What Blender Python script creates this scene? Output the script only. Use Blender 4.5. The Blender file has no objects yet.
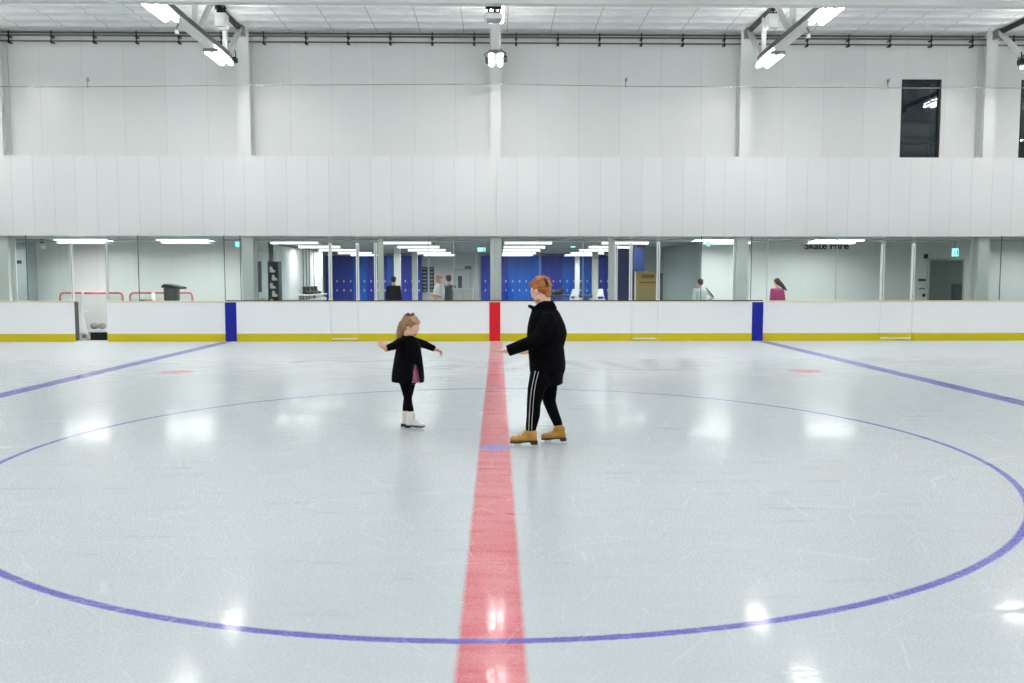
import bpy, bmesh, math, random
from mathutils import Vector, Matrix, noise
from mathutils.bvhtree import BVHTree
random.seed(7)
S = bpy.context.scene
COL = S.collection
R = math.radians
V = Vector

# ------------------------------------------------------------------ camera (calibrated on the ice markings)
F, CX, CY, CZ, PIT, YAW = 855.85, 0.0281, -8.2678, 1.6519, 0.0740, 0.0171

def at(px, py, Y):
    """point of the plane Y seen at a pixel (used to read sizes off the photograph)"""
    x, z, y = (px - 512) / F, -(py - 341.5) / F, 1.0
    c, s = math.cos(PIT), math.sin(PIT); y, z = c * y + s * z, -s * y + c * z
    c, s = math.cos(YAW), math.sin(YAW); x, y = c * x + s * y, -s * x + c * y
    t = (Y - CY) / y
    return V((CX + x * t, Y, CZ + z * t))

def gnd(px, py, h=0.0):
    x, z, y = (px - 512) / F, -(py - 341.5) / F, 1.0
    c, s = math.cos(PIT), math.sin(PIT); y, z = c * y + s * z, -s * y + c * z
    c, s = math.cos(YAW), math.sin(YAW); x, y = c * x + s * y, -s * x + c * y
    t = (h - CZ) / z
    return V((CX + x * t, CY + y * t, h))

cam = bpy.data.cameras.new('camera')
cam.sensor_width = 36; cam.lens = 36 * F / 1024; cam.clip_end = 200
co = bpy.data.objects.new('camera', cam); COL.objects.link(co)
co.location = (CX, CY, CZ); co.rotation_euler = (math.pi / 2 - PIT, 0, -YAW)
S.camera = co

# ------------------------------------------------------------------ materials
def srgb(r, g, b):
    f = lambda c: (c / 255 / 12.92) if c / 255 <= .04045 else ((c / 255 + .055) / 1.055) ** 2.4
    return (f(r), f(g), f(b), 1)

class NT:
    """small helper to write node expressions"""
    def __init__(s, name):
        s.m = bpy.data.materials.new(name); s.m.use_nodes = True
        s.t = s.m.node_tree; s.t.nodes.clear()
        s.out = s.t.nodes.new('ShaderNodeOutputMaterial')
    def n(s, typ, **kw):
        nd = s.t.nodes.new(typ)
        for k, v in kw.items(): setattr(nd, k, v)
        return nd
    def link(s, a, b): s.t.links.new(a, b)
    def put(s, sock, v):
        if isinstance(v, bpy.types.NodeSocket): s.link(v, sock)
        else: sock.default_value = v
    def math(s, op, a, b=0.0, c=0.0, clamp=False):
        nd = s.n('ShaderNodeMath', operation=op, use_clamp=clamp)
        s.put(nd.inputs[0], a); s.put(nd.inputs[1], b); s.put(nd.inputs[2], c)
        return nd.outputs[0]
    def mix(s, fac, a, b):
        nd = s.n('ShaderNodeMix', data_type='RGBA')
        s.put(nd.inputs[0], fac); s.put(nd.inputs[6], a); s.put(nd.inputs[7], b)
        return nd.outputs[2]
    def ramp(s, v, lo, hi, a=0.0, b=1.0):
        nd = s.n('ShaderNodeMapRange', clamp=True)
        s.put(nd.inputs[0], v); nd.inputs[1].default_value = lo; nd.inputs[2].default_value = hi
        nd.inputs[3].default_value = a; nd.inputs[4].default_value = b
        return nd.outputs[0]
    def coord(s, kind='Object'): return s.n('ShaderNodeTexCoord').outputs[kind]
    def sep(s, v):
        nd = s.n('ShaderNodeSeparateXYZ'); s.link(v, nd.inputs[0]); return nd.outputs
    def scale(s, v, xyz, rot=0):
        nd = s.n('ShaderNodeMapping'); s.link(v, nd.inputs[0]); nd.inputs['Scale'].default_value = xyz
        nd.inputs['Rotation'].default_value = (0, 0, rot)
        return nd.outputs[0]
    def noise(s, v, sc, det=3.0, rough=.5, dist=0.0):
        nd = s.n('ShaderNodeTexNoise'); s.link(v, nd.inputs['Vector'])
        nd.inputs['Scale'].default_value = sc; nd.inputs['Detail'].default_value = det
        nd.inputs['Roughness'].default_value = rough; nd.inputs['Distortion'].default_value = dist
        return nd.outputs[0]
    def bump(s, h, strength, dist):
        nd = s.n('ShaderNodeBump'); s.link(h, nd.inputs['Height'])
        nd.inputs['Strength'].default_value = strength; nd.inputs['Distance'].default_value = dist
        return nd.outputs[0]
    def bsdf(s, col, rough=.5, metal=0.0, ior=1.45, spec=.5, normal=None, sheen=0.0):
        b = s.n('ShaderNodeBsdfPrincipled')
        s.put(b.inputs['Base Color'], col); s.put(b.inputs['Roughness'], rough)
        b.inputs['Metallic'].default_value = metal; b.inputs['IOR'].default_value = ior
        b.inputs['Specular IOR Level'].default_value = spec
        if sheen: b.inputs['Sheen Weight'].default_value = sheen
        if normal is not None: s.link(normal, b.inputs['Normal'])
        s.link(b.outputs[0], s.out.inputs[0]); return b

def plain(name, rgb, rough=.5, metal=0.0, var=.06, sc=12.0, spec=.5, bump=0.0, sheen=0.0):
    n = NT(name); c = srgb(*rgb); v = n.coord()
    ns = n.noise(v, sc, 4)
    dark = tuple(x * (1 - var) for x in c[:3]) + (1,); lite = tuple(min(1, x * (1 + var)) for x in c[:3]) + (1,)
    col = n.mix(ns, dark, lite)
    n.bsdf(col, rough, metal, spec=spec, sheen=sheen, normal=n.bump(ns, bump, .01) if bump else None)
    return n.m

def emit(name, rgb, strength):
    n = NT(name); e = n.n('ShaderNodeEmission')
    e.inputs[0].default_value = rgb + (1,) if len(rgb) == 3 else rgb
    e.inputs[1].default_value = strength; n.link(e.outputs[0], n.out.inputs[0])
    return n.m

def panelled(name, rgb, pitch, off, depth=.5, width=.006, rough=.35, axis='X', hseam=None):
    """sheet metal wall panels: fine vertical joints every `pitch` metres"""
    n = NT(name); v = n.coord(); xyz = n.sep(v)
    a = xyz[0] if axis == 'X' else xyz[1]
    u = n.math('FRACT', n.math('DIVIDE', n.math('SUBTRACT', a, off), pitch))
    d = n.math('MULTIPLY', n.math('SUBTRACT', .5, n.math('ABSOLUTE', n.math('SUBTRACT', u, .5))), pitch)
    g = n.ramp(d, width * .4, width * 1.6, 1, 0)
    pid = n.math('FLOOR', n.math('DIVIDE', n.math('SUBTRACT', a, off), pitch))
    wn = n.n('ShaderNodeTexWhiteNoise', noise_dimensions='1D'); n.link(pid, wn.inputs['W'])
    if hseam:
        d2 = n.math('ABSOLUTE', n.math('SUBTRACT', xyz[2], hseam))
        g = n.math('MAXIMUM', g, n.ramp(d2, width * .4, width * 1.6, .8, 0))
    c = srgb(*rgb)
    ns = n.noise(n.scale(v, (1, 1, .25)), 1.3, 4)
    base = n.mix(n.math('ADD', n.math('MULTIPLY', wn.outputs[0], .5), n.math('MULTIPLY', ns, .5)),
                 tuple(x * .955 for x in c[:3]) + (1,), tuple(min(1, x * 1.035) for x in c[:3]) + (1,))
    col = n.mix(n.math('MULTIPLY', g, depth), base, (c[0] * .35, c[1] * .36, c[2] * .36, 1))
    h = n.math('ADD', n.math('MULTIPLY', g, -1.0), n.math('MULTIPLY', n.noise(v, .9, 2), .6))
    n.bsdf(col, rough, normal=n.bump(h, .25, .006))
    return n.m

def glassy(name, tint, ior=1.45):
    n = NT(name)
    tr = n.n('ShaderNodeBsdfTransparent'); tr.inputs[0].default_value = tint
    gl = n.n('ShaderNodeBsdfGlossy'); gl.inputs['Roughness'].default_value = .015
    v = n.coord(); bp = n.bump(n.noise(v, .8, 2), .05, .02); n.link(bp, gl.inputs['Normal'])
    fr = n.n('ShaderNodeFresnel'); fr.inputs[0].default_value = ior
    mx = n.n('ShaderNodeMixShader'); n.link(fr.outputs[0], mx.inputs[0]); n.link(tr.outputs[0], mx.inputs[1]); n.link(gl.outputs[0], mx.inputs[2])
    n.link(mx.outputs[0], n.out.inputs[0]); return n.m

# --- ice: white paint, coloured lines and a faint letter-shaped mark under a scratched glossy film
def make_ice():
    n = NT('ice'); v = n.coord(); x, y, z = n.sep(v)
    wob = n.noise(n.scale(v, (2.5, 2.5, 1)), 14, 3)
    wd = n.math('MULTIPLY', n.math('SUBTRACT', wob, .5), .016)
    def band(d, half, soft=.010):
        return n.ramp(n.math('ADD', d, wd), half - soft, half + soft, 1, 0)
    ab = lambda s_: n.math('ABSOLUTE', s_)
    r = n.math('SQRT', n.math('ADD', n.math('MULTIPLY', x, x), n.math('MULTIPLY', y, y)))
    ring = band(ab(n.math('SUBTRACT', r, 4.475)), .028, .008)
    red = band(ab(x), .150, .014)
    blue = band(ab(n.math('SUBTRACT', ab(x), 6.983)), .150, .012)
    dot = band(r, .150, .012)
    def disc(cx, cy, rad):
        a = n.math('SUBTRACT', x, cx); b = n.math('SUBTRACT', y, cy)
        return band(n.math('SQRT', n.math('ADD', n.math('MULTIPLY', a, a), n.math('MULTIPLY', b, b))), rad, .04)
    spots = None
    for (px, py) in ((177, 372), (805, 371)):
        g = gnd(px, py); dd = disc(g.x, g.y, .29)
        spots = dd if spots is None else n.math('MAXIMUM', spots, dd)
    # faint grey mark at the far side of the circle: strokes of big letters
    def seg(p, q):
        p, q = gnd(*p), gnd(*q); d = q - p; l2 = d.x * d.x + d.y * d.y
        ax, ay = n.math('SUBTRACT', x, p.x), n.math('SUBTRACT', y, p.y)
        t = n.math('DIVIDE', n.math('ADD', n.math('MULTIPLY', ax, d.x), n.math('MULTIPLY', ay, d.y)), l2, clamp=True)
        ex, ey = n.math('SUBTRACT', ax, n.math('MULTIPLY', t, d.x)), n.math('SUBTRACT', ay, n.math('MULTIPLY', t, d.y))
        return n.math('SQRT', n.math('ADD', n.math('MULTIPLY', ex, ex), n.math('MULTIPLY', ey, ey)))
    strokes = [((296, 362.5), (326, 358.5)), ((326, 358.5), (352, 357.5)), ((330, 360.5), (358, 361.6)), ((358, 361.6), (392, 360.3)),
               ((368, 367.6), (392, 369)), ((425, 367.6), (444, 368.6)), ((444, 368.6), (462, 366.4)), ((425, 367.6), (455, 365.2)),
               ((478, 368.4), (505, 362.4)), ((507, 370.3), (546, 361.5)), ((566, 361.5), (595, 369.6)), ((595, 369.6), (622, 369.6)),
               ((598, 360.5), (638, 369.6)), ((648, 359.5), (653, 369.8)), ((653, 369.8), (690, 369.8)), ((690, 369.8), (683, 358.6))]
    dmin = None
    for a, b in strokes:
        d = seg(a, b); dmin = d if dmin is None else n.math('MINIMUM', dmin, d)
    mark = n.ramp(dmin, .05, .22, 1, 0)
    # surface wear
    big = n.noise(v, .35, 3)
    streak = n.noise(n.scale(v, (.6, 3.2, 1), .12), 2.2, 5, .6)
    fine = n.noise(n.scale(v, (4, 26, 1), -.3), 2.0, 5, .65)
    fine2 = n.noise(n.scale(v, (30, 5, 1), .5), 1.6, 4, .65)
    vor = n.n('ShaderNodeTexVoronoi', feature='DISTANCE_TO_EDGE'); n.link(n.scale(v, (1.3, 2.1, 1), .4), vor.inputs['Vector']); vor.inputs['Scale'].default_value = 1.6
    cut = n.ramp(n.math('ADD', vor.outputs[0], n.math('MULTIPLY', n.math('SUBTRACT', fine, .5), .05)), .0, .012, 1, 0)
    scr = n.math('MAXIMUM', n.ramp(fine, .60, .74), n.math('MAXIMUM', n.ramp(fine2, .63, .74, 0, .8), n.math('MULTIPLY', cut, .7)))
    base = n.mix(n.math('ADD', n.math('MULTIPLY', big, .6), n.math('MULTIPLY', streak, .4)), srgb(192, 201, 205), srgb(207, 213, 215))
    snow = n.math('MULTIPLY', n.ramp(n.math('ADD', y, n.math('MULTIPLY', n.math('SUBTRACT', streak, .5), 5.0)), 6.0, 12.4), .85)   # shavings left along the boards
    base = n.mix(n.math('MULTIPLY', snow, .6), base, srgb(226, 230, 233))
    base = n.mix(n.math('MULTIPLY', spots, .75), base, srgb(212, 108, 108))
    redc = n.mix(n.ramp(streak, .3, .7), srgb(202, 78, 90), srgb(222, 128, 134))
    base = n.mix(n.math('MULTIPLY', red, .90), base, redc)
    bluec = n.mix(n.ramp(fine, .3, .7), srgb(74, 72, 166), srgb(112, 112, 200))
    base = n.mix(n.math('MULTIPLY', blue, .95), base, n.mix(.3, bluec, srgb(70, 70, 165)))
    base = n.mix(n.math('MULTIPLY', dot, .9), base, srgb(140, 138, 220))
    base = n.mix(n.math('MULTIPLY', ring, .93), base, bluec)
    frost = n.math('MULTIPLY', scr, n.ramp(big, .3, .65, .16, .50))
    base = n.mix(frost, base, srgb(222, 227, 229))
    base = n.mix(n.math('MULTIPLY', snow, .30), base, srgb(226, 230, 233))
    base = n.mix(n.math('MULTIPLY', mark, .28), base, srgb(104, 112, 116))
    pol = n.ramp(n.noise(n.scale(v, (16, 40, 1), .3), 4.0, 3, .6), .46, .54, 1, 0)      # small polished patches between frosted ones
    pol = n.math('MULTIPLY', n.math('SUBTRACT', 1.0, pol), .72)
    rough = n.math('ADD', n.math('ADD', n.ramp(streak, .3, .72, .05, .10), n.math('MULTIPLY', n.math('SUBTRACT', .72, pol), .30)), n.math('ADD', n.math('MULTIPLY', scr, .22), n.math('MULTIPLY', snow, .5)))
    h = n.math('ADD', n.math('MULTIPLY', scr, .5), n.math('ADD', n.math('MULTIPLY', n.noise(v, 5.5, 3), .8), n.math('MULTIPLY', n.noise(v, 1.2, 2), 1.6)))
    n.bsdf(base, rough, ior=1.31, spec=.36, normal=n.bump(h, .20, .005))
    return n.m

M = {}
M['ice'] = make_ice()
M['upper'] = panelled('upper_wall_panel', (226, 229, 227), 1.1, at(83, 120, 15.05).x, .24, .006, .3, hseam=None)
M['clad'] = panelled('white_cladding', (232, 235, 234), .549, at(245, 200, 14.5).x, .36, .005, .45)
M['white'] = plain('white_paint', (230, 232, 230), .45, var=.02, sc=2)
M['column'] = plain('column_paint', (226, 229, 226), .4, var=.02, sc=3)
M['room'] = panelled('room_wall', (222, 227, 226), 1.17, .35, .25, .005, .4)
M['roomceil'] = plain('room_ceiling', (176, 186, 186), .7, var=.05, sc=6)
M['roomgrey'] = plain('room_grey', (172, 184, 184), .35, var=.03, sc=1)
M['roomfloor'] = plain('rubber_floor', (110, 114, 116), .7, var=.15, sc=30)
M['board'] = plain('board_plastic', (245, 248, 250), .32, var=.015, sc=1.5)
M['yellow'] = plain('yellow_plastic', (206, 190, 10), .35, var=.03, sc=4)
M['blueboard'] = plain('blue_plastic', (8, 24, 152), .35, var=.04, sc=4)
M['redboard'] = plain('red_plastic', (216, 14, 34), .35, var=.04, sc=4)
M['cap'] = plain('cap_cream', (226, 220, 190), .4, var=.03, sc=4)
M['capdark'] = plain('cap_dark', (44, 46, 26), .4, var=.1, sc=4)
M['alu'] = plain('white_aluminium', (226, 230, 228), .3, var=.02, sc=5)
M['sealpale'] = plain('seal_pale', (176, 190, 188), .35, var=.05)
M['seal'] = plain('seal_green_grey', (70, 88, 86), .4, var=.1)
M['glass'] = glassy('rink_glass', (.93, .965, .955, 1), 1.42)
M['winglass'] = glassy('window_glass', (.62, .72, .78, 1), 1.7)
M['steel'] = plain('galvanised_steel', (150, 152, 150), .4, .6, var=.12, sc=9)
M['darksteel'] = plain('dark_steel', (96, 98, 96), .45, .3, var=.2, sc=9)
M['pipe'] = plain('dark_pipe', (104, 102, 98), .45, .2, var=.2, sc=5)
M['cable'] = plain('wire_rope', (186, 188, 186), .25, .9, var=.05)
M['truss'] = plain('truss_paint', (206, 210, 208), .45, var=.04, sc=4)
M['lamphouse'] = plain('lamp_housing', (222, 224, 222), .4, var=.02)
M['black'] = plain('black_plastic', (18, 19, 20), .45, var=.2)
M['lampon'] = emit('lamp_tube', (1.0, .968, .962), 42.0)
M['addedglow'] = emit('added_upward_glow', (1.0, .968, .962), 62.0)  # added upward emission that brightens the ceiling and upper wall
M['roomlamp'] = emit('room_tube', (1.0, .99, .98), 20.0)
M['roomskirt'] = emit('room_diffuser', (1.0, 1.0, .98), 1.3)
M['exit'] = emit('exit_face', (.30, .92, .95), 1.6)
M['exitmark'] = plain('exit_mark', (240, 248, 246), .5, var=.02)
M['lockerA'] = plain('locker_blue', (14, 112, 238), .35, var=.08, sc=2)
M['lockerB'] = plain('locker_deep_blue', (36, 66, 200), .35, var=.08, sc=2)
M['handle'] = plain('chrome_handle', (232, 234, 238), .3, .0, var=.03)
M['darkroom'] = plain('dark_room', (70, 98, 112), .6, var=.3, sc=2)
M['navy'] = plain('navy', (22, 44, 98), .4, var=.1)
M['doorgrey'] = plain('door_grey_green', (98, 110, 108), .4, var=.05, sc=3)
M['doordark'] = plain('door_dark', (58, 66, 68), .35, var=.08, sc=3)
M['doorwhite'] = plain('door_white', (206, 212, 212), .4, var=.03, sc=3)
M['notice'] = plain('notice_dark', (52, 70, 72), .5, var=.3, sc=14)
M['goalred'] = plain('goal_red', (204, 116, 112), .45, var=.1, sc=9)
M['net'] = plain('goal_net', (208, 206, 200), .8, var=.1, sc=30)
M['plasticwhite'] = plain('white_plastic', (232, 236, 238), .4, var=.03, sc=5)
M['bannery'] = plain('banner_ochre', (176, 150, 78), .5, var=.14, sc=9)
M['ink'] = plain('dark_print', (44, 40, 38), .6, var=.2)
M['inkred'] = plain('red_brown_print', (112, 52, 40), .6, var=.2)
M['inkgrey'] = plain('grey_print', (150, 148, 142), .6, var=.4, sc=24)
M['skin'] = plain('skin', (226, 178, 156), .5, var=.05, sc=25)
M['skin2'] = plain('skin_fair', (240, 192, 168), .5, var=.05, sc=25)
M['lip'] = plain('lips', (190, 96, 96), .45, var=.05)
M['mouth'] = plain('open_mouth', (92, 26, 34), .5, var=.05)
M['eyew'] = plain('eye_white', (206, 200, 196), .5, var=.02)
M['iris'] = plain('iris_brown', (58, 40, 28), .2, var=.05)
M['coat'] = plain('black_wool', (11, 12, 15), .95, var=.3, sc=60, spec=.08, bump=.3)
M['legging'] = plain('black_jersey', (10, 10, 13), .9, var=.25, sc=50, spec=.1)
M['stripe'] = plain('white_stripe', (196, 198, 198), .7, var=.05)
M['tan'] = plain('tan_nubuck', (186, 142, 62), .7, var=.12, sc=30, bump=.1)
M['sole'] = plain('brown_sole', (66, 44, 34), .55, var=.1)
M['solek'] = plain('black_sole', (22, 22, 24), .5, var=.1)
M['blade'] = plain('blade_steel', (236, 240, 242), .25, .25, var=.04)
M['bootwhite'] = plain('white_leather', (232, 228, 220), .45, var=.04, sc=20)
M['lace'] = plain('lace_cream', (238, 232, 216), .7, var=.04)
M['lacew'] = plain('lace_grey', (176, 172, 168), .7, var=.04)
M['pink'] = plain('pink_dress', (178, 106, 130), .8, var=.3, sc=40)
M['grey_shirt'] = plain('grey_cloth', (178, 188, 188), .8, var=.08, sc=30)
M['darkgrey_cloth'] = plain('charcoal_cloth', (70, 82, 82), .8, var=.1, sc=30)
M['white_shirt'] = plain('white_cloth', (244, 246, 246), .8, var=.05, sc=30)
M['magenta'] = plain('magenta_cloth', (178, 66, 122), .8, var=.1, sc=30)
M['denim'] = plain('dark_trousers', (42, 46, 58), .8, var=.15, sc=30)
M['scrunchie'] = plain('scrunchie_mauve', (86, 66, 74), .8, var=.3, sc=60)

def hairmat(name, a, b):
    n = NT(name); v = n.coord()
    w = n.noise(n.scale(v, (7, 7, 34), 0), 4.0, 5, .7, .6)
    f = n.ramp(w, .34, .66)
    n.bsdf(n.mix(f, srgb(*a), srgb(*b)), .42, normal=n.bump(w, .7, .006))
    return n.m
M['auburn'] = hairmat('auburn_hair', (96, 48, 14), (206, 130, 58))
M['blond'] = hairmat('dark_blond_hair', (96, 68, 38), (200, 164, 114))
M['blackhair'] = hairmat('black_hair', (14, 13, 14), (34, 30, 30))
M['brownhair'] = hairmat('brown_hair', (42, 32, 28), (66, 54, 46))

def make_foil():
    n = NT('ceiling_foil'); v = n.coord(); x, y, z = n.sep(v)
    u = n.math('FRACT', n.math('DIVIDE', n.math('SUBTRACT', x, .3), 1.15))
    d = n.math('MULTIPLY', n.math('SUBTRACT', .5, n.math('ABSOLUTE', n.math('SUBTRACT', u, .5))), 1.15)
    g = n.ramp(d, .004, .016, 1, 0)
    w = n.noise(n.scale(v, (.8, 2.2, 1), .25), 2.2, 5, .6, .6)
    col = n.mix(n.ramp(w, .3, .7), srgb(212, 218, 218), srgb(238, 241, 240))
    col = n.mix(n.math('MULTIPLY', g, .6), col, srgb(90, 96, 96))
    n.bsdf(col, .42, normal=n.bump(w, .8, .05)); return n.m
M['foil'] = make_foil()

# ------------------------------------------------------------------ mesh helpers
class MB:
    def __init__(s): s.b = bmesh.new()
    def _add(s, vs, fs):
        bv = [s.b.verts.new(v) for v in vs]
        for f in fs:
            try: s.b.faces.new([bv[i] for i in f])
            except ValueError: pass
        return s
    def box(s, lo, hi, rot=None, c=None):
        lo, hi = V(lo), V(hi)
        vs = [V((x, y, z)) for z in (lo.z, hi.z) for y in (lo.y, hi.y) for x in (lo.x, hi.x)]
        if rot is not None:
            c = V(c) if c is not None else (lo + hi) / 2
            vs = [c + rot @ (v - c) for v in vs]
        return s._add(vs, [(0, 2, 3, 1), (4, 5, 7, 6), (0, 1, 5, 4), (2, 6, 7, 3), (0, 4, 6, 2), (1, 3, 7, 5)])
    def bar(s, p, q, w, h, up=(0, 0, 1)):
        """rectangular bar from p to q"""
        p, q = V(p), V(q); d = (q - p).normalized(); u = V(up)
        if abs(d.dot(u)) > .98: u = V((0, 1, 0))
        a = d.cross(u).normalized(); b = a.cross(d).normalized()
        vs = [e + a * (sx * w / 2) + b * (sy * h / 2) for e in (p, q) for sx, sy in ((-1, -1), (1, -1), (1, 1), (-1, 1))]
        return s._add(vs, [(3, 2, 1, 0), (4, 5, 6, 7), (0, 1, 5, 4), (1, 2, 6, 5), (2, 3, 7, 6), (3, 0, 4, 7)])
    def tube(s, pts, rad, seg=10, cap=True):
        pts = [V(p) for p in pts]; n = len(pts)
        rad = rad if isinstance(rad, (list, tuple)) else [rad] * n
        rings = []; a = None
        for i, p in enumerate(pts):
            d = (pts[min(i + 1, n - 1)] - pts[max(i - 1, 0)]).normalized()
            if a is None:
                u = V((0, 0, 1)) if abs(d.z) < .9 else V((0, 1, 0)); a = d.cross(u).normalized()
            else:
                a = (a - d * a.dot(d)).normalized()
            b = d.cross(a)
            rings.append([s.b.verts.new(p + (a * math.cos(t) + b * math.sin(t)) * rad[i]) for t in [2 * math.pi * k / seg for k in range(seg)]])
        for i in range(n - 1):
            for k in range(seg):
                s.b.faces.new((rings[i][k], rings[i][(k + 1) % seg], rings[i + 1][(k + 1) % seg], rings[i + 1][k]))
        if cap:
            s.b.faces.new(rings[0][::-1]); s.b.faces.new(rings[-1])
        return s
    def ell(s, c, r, rot=None, su=16, sv=10):
        c = V(c); r = (r, r, r) if not isinstance(r, (tuple, list)) else r
        rows = []
        def pt(v): 
            v = V((v[0] * r[0], v[1] * r[1], v[2] * r[2]))
            return c + (rot @ v if rot is not None else v)
        top = s.b.verts.new(pt((0, 0, 1))); bot = s.b.verts.new(pt((0, 0, -1)))
        for j in range(1, sv):
            th = math.pi * j / sv
            rows.append([s.b.verts.new(pt((math.sin(th) * math.cos(2 * math.pi * k / su), math.sin(th) * math.sin(2 * math.pi * k / su), math.cos(th)))) for k in range(su)])
        for k in range(su):
            s.b.faces.new((top, rows[0][k], rows[0][(k + 1) % su])); s.b.faces.new((bot, rows[-1][(k + 1) % su], rows[-1][k]))
            for j in range(len(rows) - 1):
                s.b.faces.new((rows[j][k], rows[j + 1][k], rows[j + 1][(k + 1) % su], rows[j][(k + 1) % su]))
        return s
    def limb(s, pts, rad, seg=16):
        """tapered limb: tube plus balls at the joints, for merging"""
        s.tube(pts, rad, seg)
        for p, r in zip(pts, rad): s.ell(p, r * .995)
        return s
    def loft(s, rings, seg=28, cap=True, power=2.0):
        """rings: (centre, half_forward, half_lateral, yaw) horizontal sections"""
        rs = []
        for c, a, b, yaw in rings:
            c = V(c); cy, sy = math.cos(yaw), math.sin(yaw); row = []
            for k in range(seg):
                t = 2 * math.pi * k / seg; ct, st = math.cos(t), math.sin(t)
                e = 2 / power
                u = a * math.copysign(abs(ct) ** e, ct); w = b * math.copysign(abs(st) ** e, st)
                row.append(s.b.verts.new(c + V((cy * u - sy * w, sy * u + cy * w, 0))))
            rs.append(row)
        for i in range(len(rs) - 1):
            for k in range(seg): s.b.faces.new((rs[i][k], rs[i][(k + 1) % seg], rs[i + 1][(k + 1) % seg], rs[i + 1][k]))
        if cap: s.b.faces.new(rs[0][::-1]); s.b.faces.new(rs[-1])
        return s
    def prism(s, poly, axis, lo, hi):
        """poly: 2D points in the plane normal to axis ('X','Y','Z'), extruded lo..hi"""
        def mk(p, h): return {'X': V((h, p[0], p[1])), 'Y': V((p[0], h, p[1])), 'Z': V((p[0], p[1], h))}[axis]
        n = len(poly); vs = [mk(p, lo) for p in poly] + [mk(p, hi) for p in poly]
        return s._add(vs, [tuple(range(n - 1, -1, -1)), tuple(range(n, 2 * n))] + [(i, (i + 1) % n, n + (i + 1) % n, n + i) for i in range(n)])
    def xform(s, mat):
        bmesh.ops.transform(s.b, matrix=mat, verts=s.b.verts[:]); return s
    def mesh(s, name):
        bmesh.ops.recalc_face_normals(s.b, faces=s.b.faces[:])
        me = bpy.data.meshes.new(name); s.b.to_mesh(me); s.b.free(); return me

def tag(o, label=None, cat=None, group=None, kind=None):
    if label: o['label'] = label
    if cat: o['category'] = cat
    if group: o['group'] = group
    if kind: o['kind'] = kind
    return o

def link_mesh(name, me, mat, parent=None, smooth=False, bevel=0.0, rel=True):
    for m in (mat if isinstance(mat, (list, tuple)) else [mat]): me.materials.append(m)
    o = bpy.data.objects.new(name, me); COL.objects.link(o)
    if smooth:
        for p in me.polygons: p.use_smooth = True
    if parent is not None:
        o.parent = parent
        if rel:                                   # mesh drawn in world space: bring it into the parent's frame
            q = parent; off = V((0, 0, 0))
            while q is not None: off += q.location; q = q.parent
            me.transform(Matrix.Translation(-off))
    if bevel:
        md = o.modifiers.new('bevel', 'BEVEL'); md.width = bevel; md.segments = 2; md.limit_method = 'ANGLE'
    return o

def part(name, mb, mat, parent=None, smooth=False, bevel=0.0, rel=True):
    return link_mesh(name, mb.mesh(name), mat, parent, smooth, bevel, rel)

def solo(name, mb, mat, label, cat, base, group=None, kind=None, smooth=False, bevel=0.0):
    """a one-mesh top-level object whose origin sits at base"""
    base = V(base); me = mb.mesh(name); me.transform(Matrix.Translation(-base))
    o = link_mesh(name, me, mat, None, smooth, bevel); o.location = base
    return tag(o, label, cat, group, kind)

def empty(name, loc, label=None, cat=None, group=None, kind=None):
    o = bpy.data.objects.new(name, None); COL.objects.link(o); o.location = loc; o.empty_display_size = .1
    return tag(o, label, cat, group, kind)

def struct(name, mb, mat, label, cat, smooth=False):
    o = part(name, mb, mat, None, smooth); return tag(o, label, cat, None, 'structure')

def copy_tree(o, parent=None):
    c = o.copy(); COL.objects.link(c)
    if parent is not None: c.parent = parent
    for ch in list(o.children): copy_tree(ch, c)
    return c

def fuse(mb, voxel, smooth=4, fac=.5):
    """merge overlapping closed shapes into one continuous skin"""
    me = mb.mesh('tmp'); o = bpy.data.objects.new('tmp', me); COL.objects.link(o)
    r = o.modifiers.new('r', 'REMESH'); r.mode = 'VOXEL'; r.voxel_size = voxel; r.adaptivity = 0
    if smooth:
        s = o.modifiers.new('s', 'SMOOTH'); s.iterations = smooth; s.factor = fac
    dg = bpy.context.evaluated_depsgraph_get(); dg.update()
    out = bpy.data.meshes.new_from_object(o.evaluated_get(dg))
    bpy.data.objects.remove(o); bpy.data.meshes.remove(me)
    return out

def basis(fwd, up=(0, 0, 1)):
    """3x3 with columns forward, left, up"""
    f = V(fwd).normalized(); l = V(up).cross(f).normalized(); u = f.cross(l).normalized()
    return Matrix((f, l, u)).transposed()

# ================================================================== THE HALL
BD = 13.97           # ice face of the far boards
GL = 14.03           # glass line
XW, YN = 30.0, -17.0
CLAD, COLF, UPW = 14.50, 14.66, 15.06
z_cb = at(494, 236.3, CLAD).z; z_ct = at(494, 156.5, CLAD).z
ZC = 8.19

struct('floor', MB().box((-XW, YN, -.12), (XW, BD + .12, 0)), M['ice'],
       'white ice sheet with red centre line, blue circle and blue lines', 'ice')
struct('floor', MB().box((-XW, BD + .121, -.12), (XW, 36.5, 0)), M['roomfloor'], 'grey rubber floor behind the rink boards', 'floor')
fl = bmesh.new()
nx, ny = 120, 460
rows = []
for j in range(ny + 1):
    yy = YN + (UPW + .3 - YN) * j / ny
    ph = ((UPW - yy) / .56) % 1.0
    zz = ZC - .05 * min(1.0, ph / .93) if ph < .93 else ZC - .05 * (1 - ph) / .07
    rows.append([fl.verts.new((-XW + 2 * XW * i / nx, yy, zz + .016 * noise.noise((i * .9, yy * 2.6, 0)) * math.sin(math.pi * min(1, ph)))) for i in range(nx + 1)])
for j in range(ny):
    for i in range(nx): fl.faces.new((rows[j][i], rows[j + 1][i], rows[j + 1][i + 1], rows[j][i + 1]))
me = bpy.data.meshes.new('ceiling'); fl.to_mesh(me); fl.free()
tag(link_mesh('ceiling', me, M['foil']), 'pale foil-lined arena ceiling sagging between purlins', 'ceiling', None, 'structure')

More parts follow.
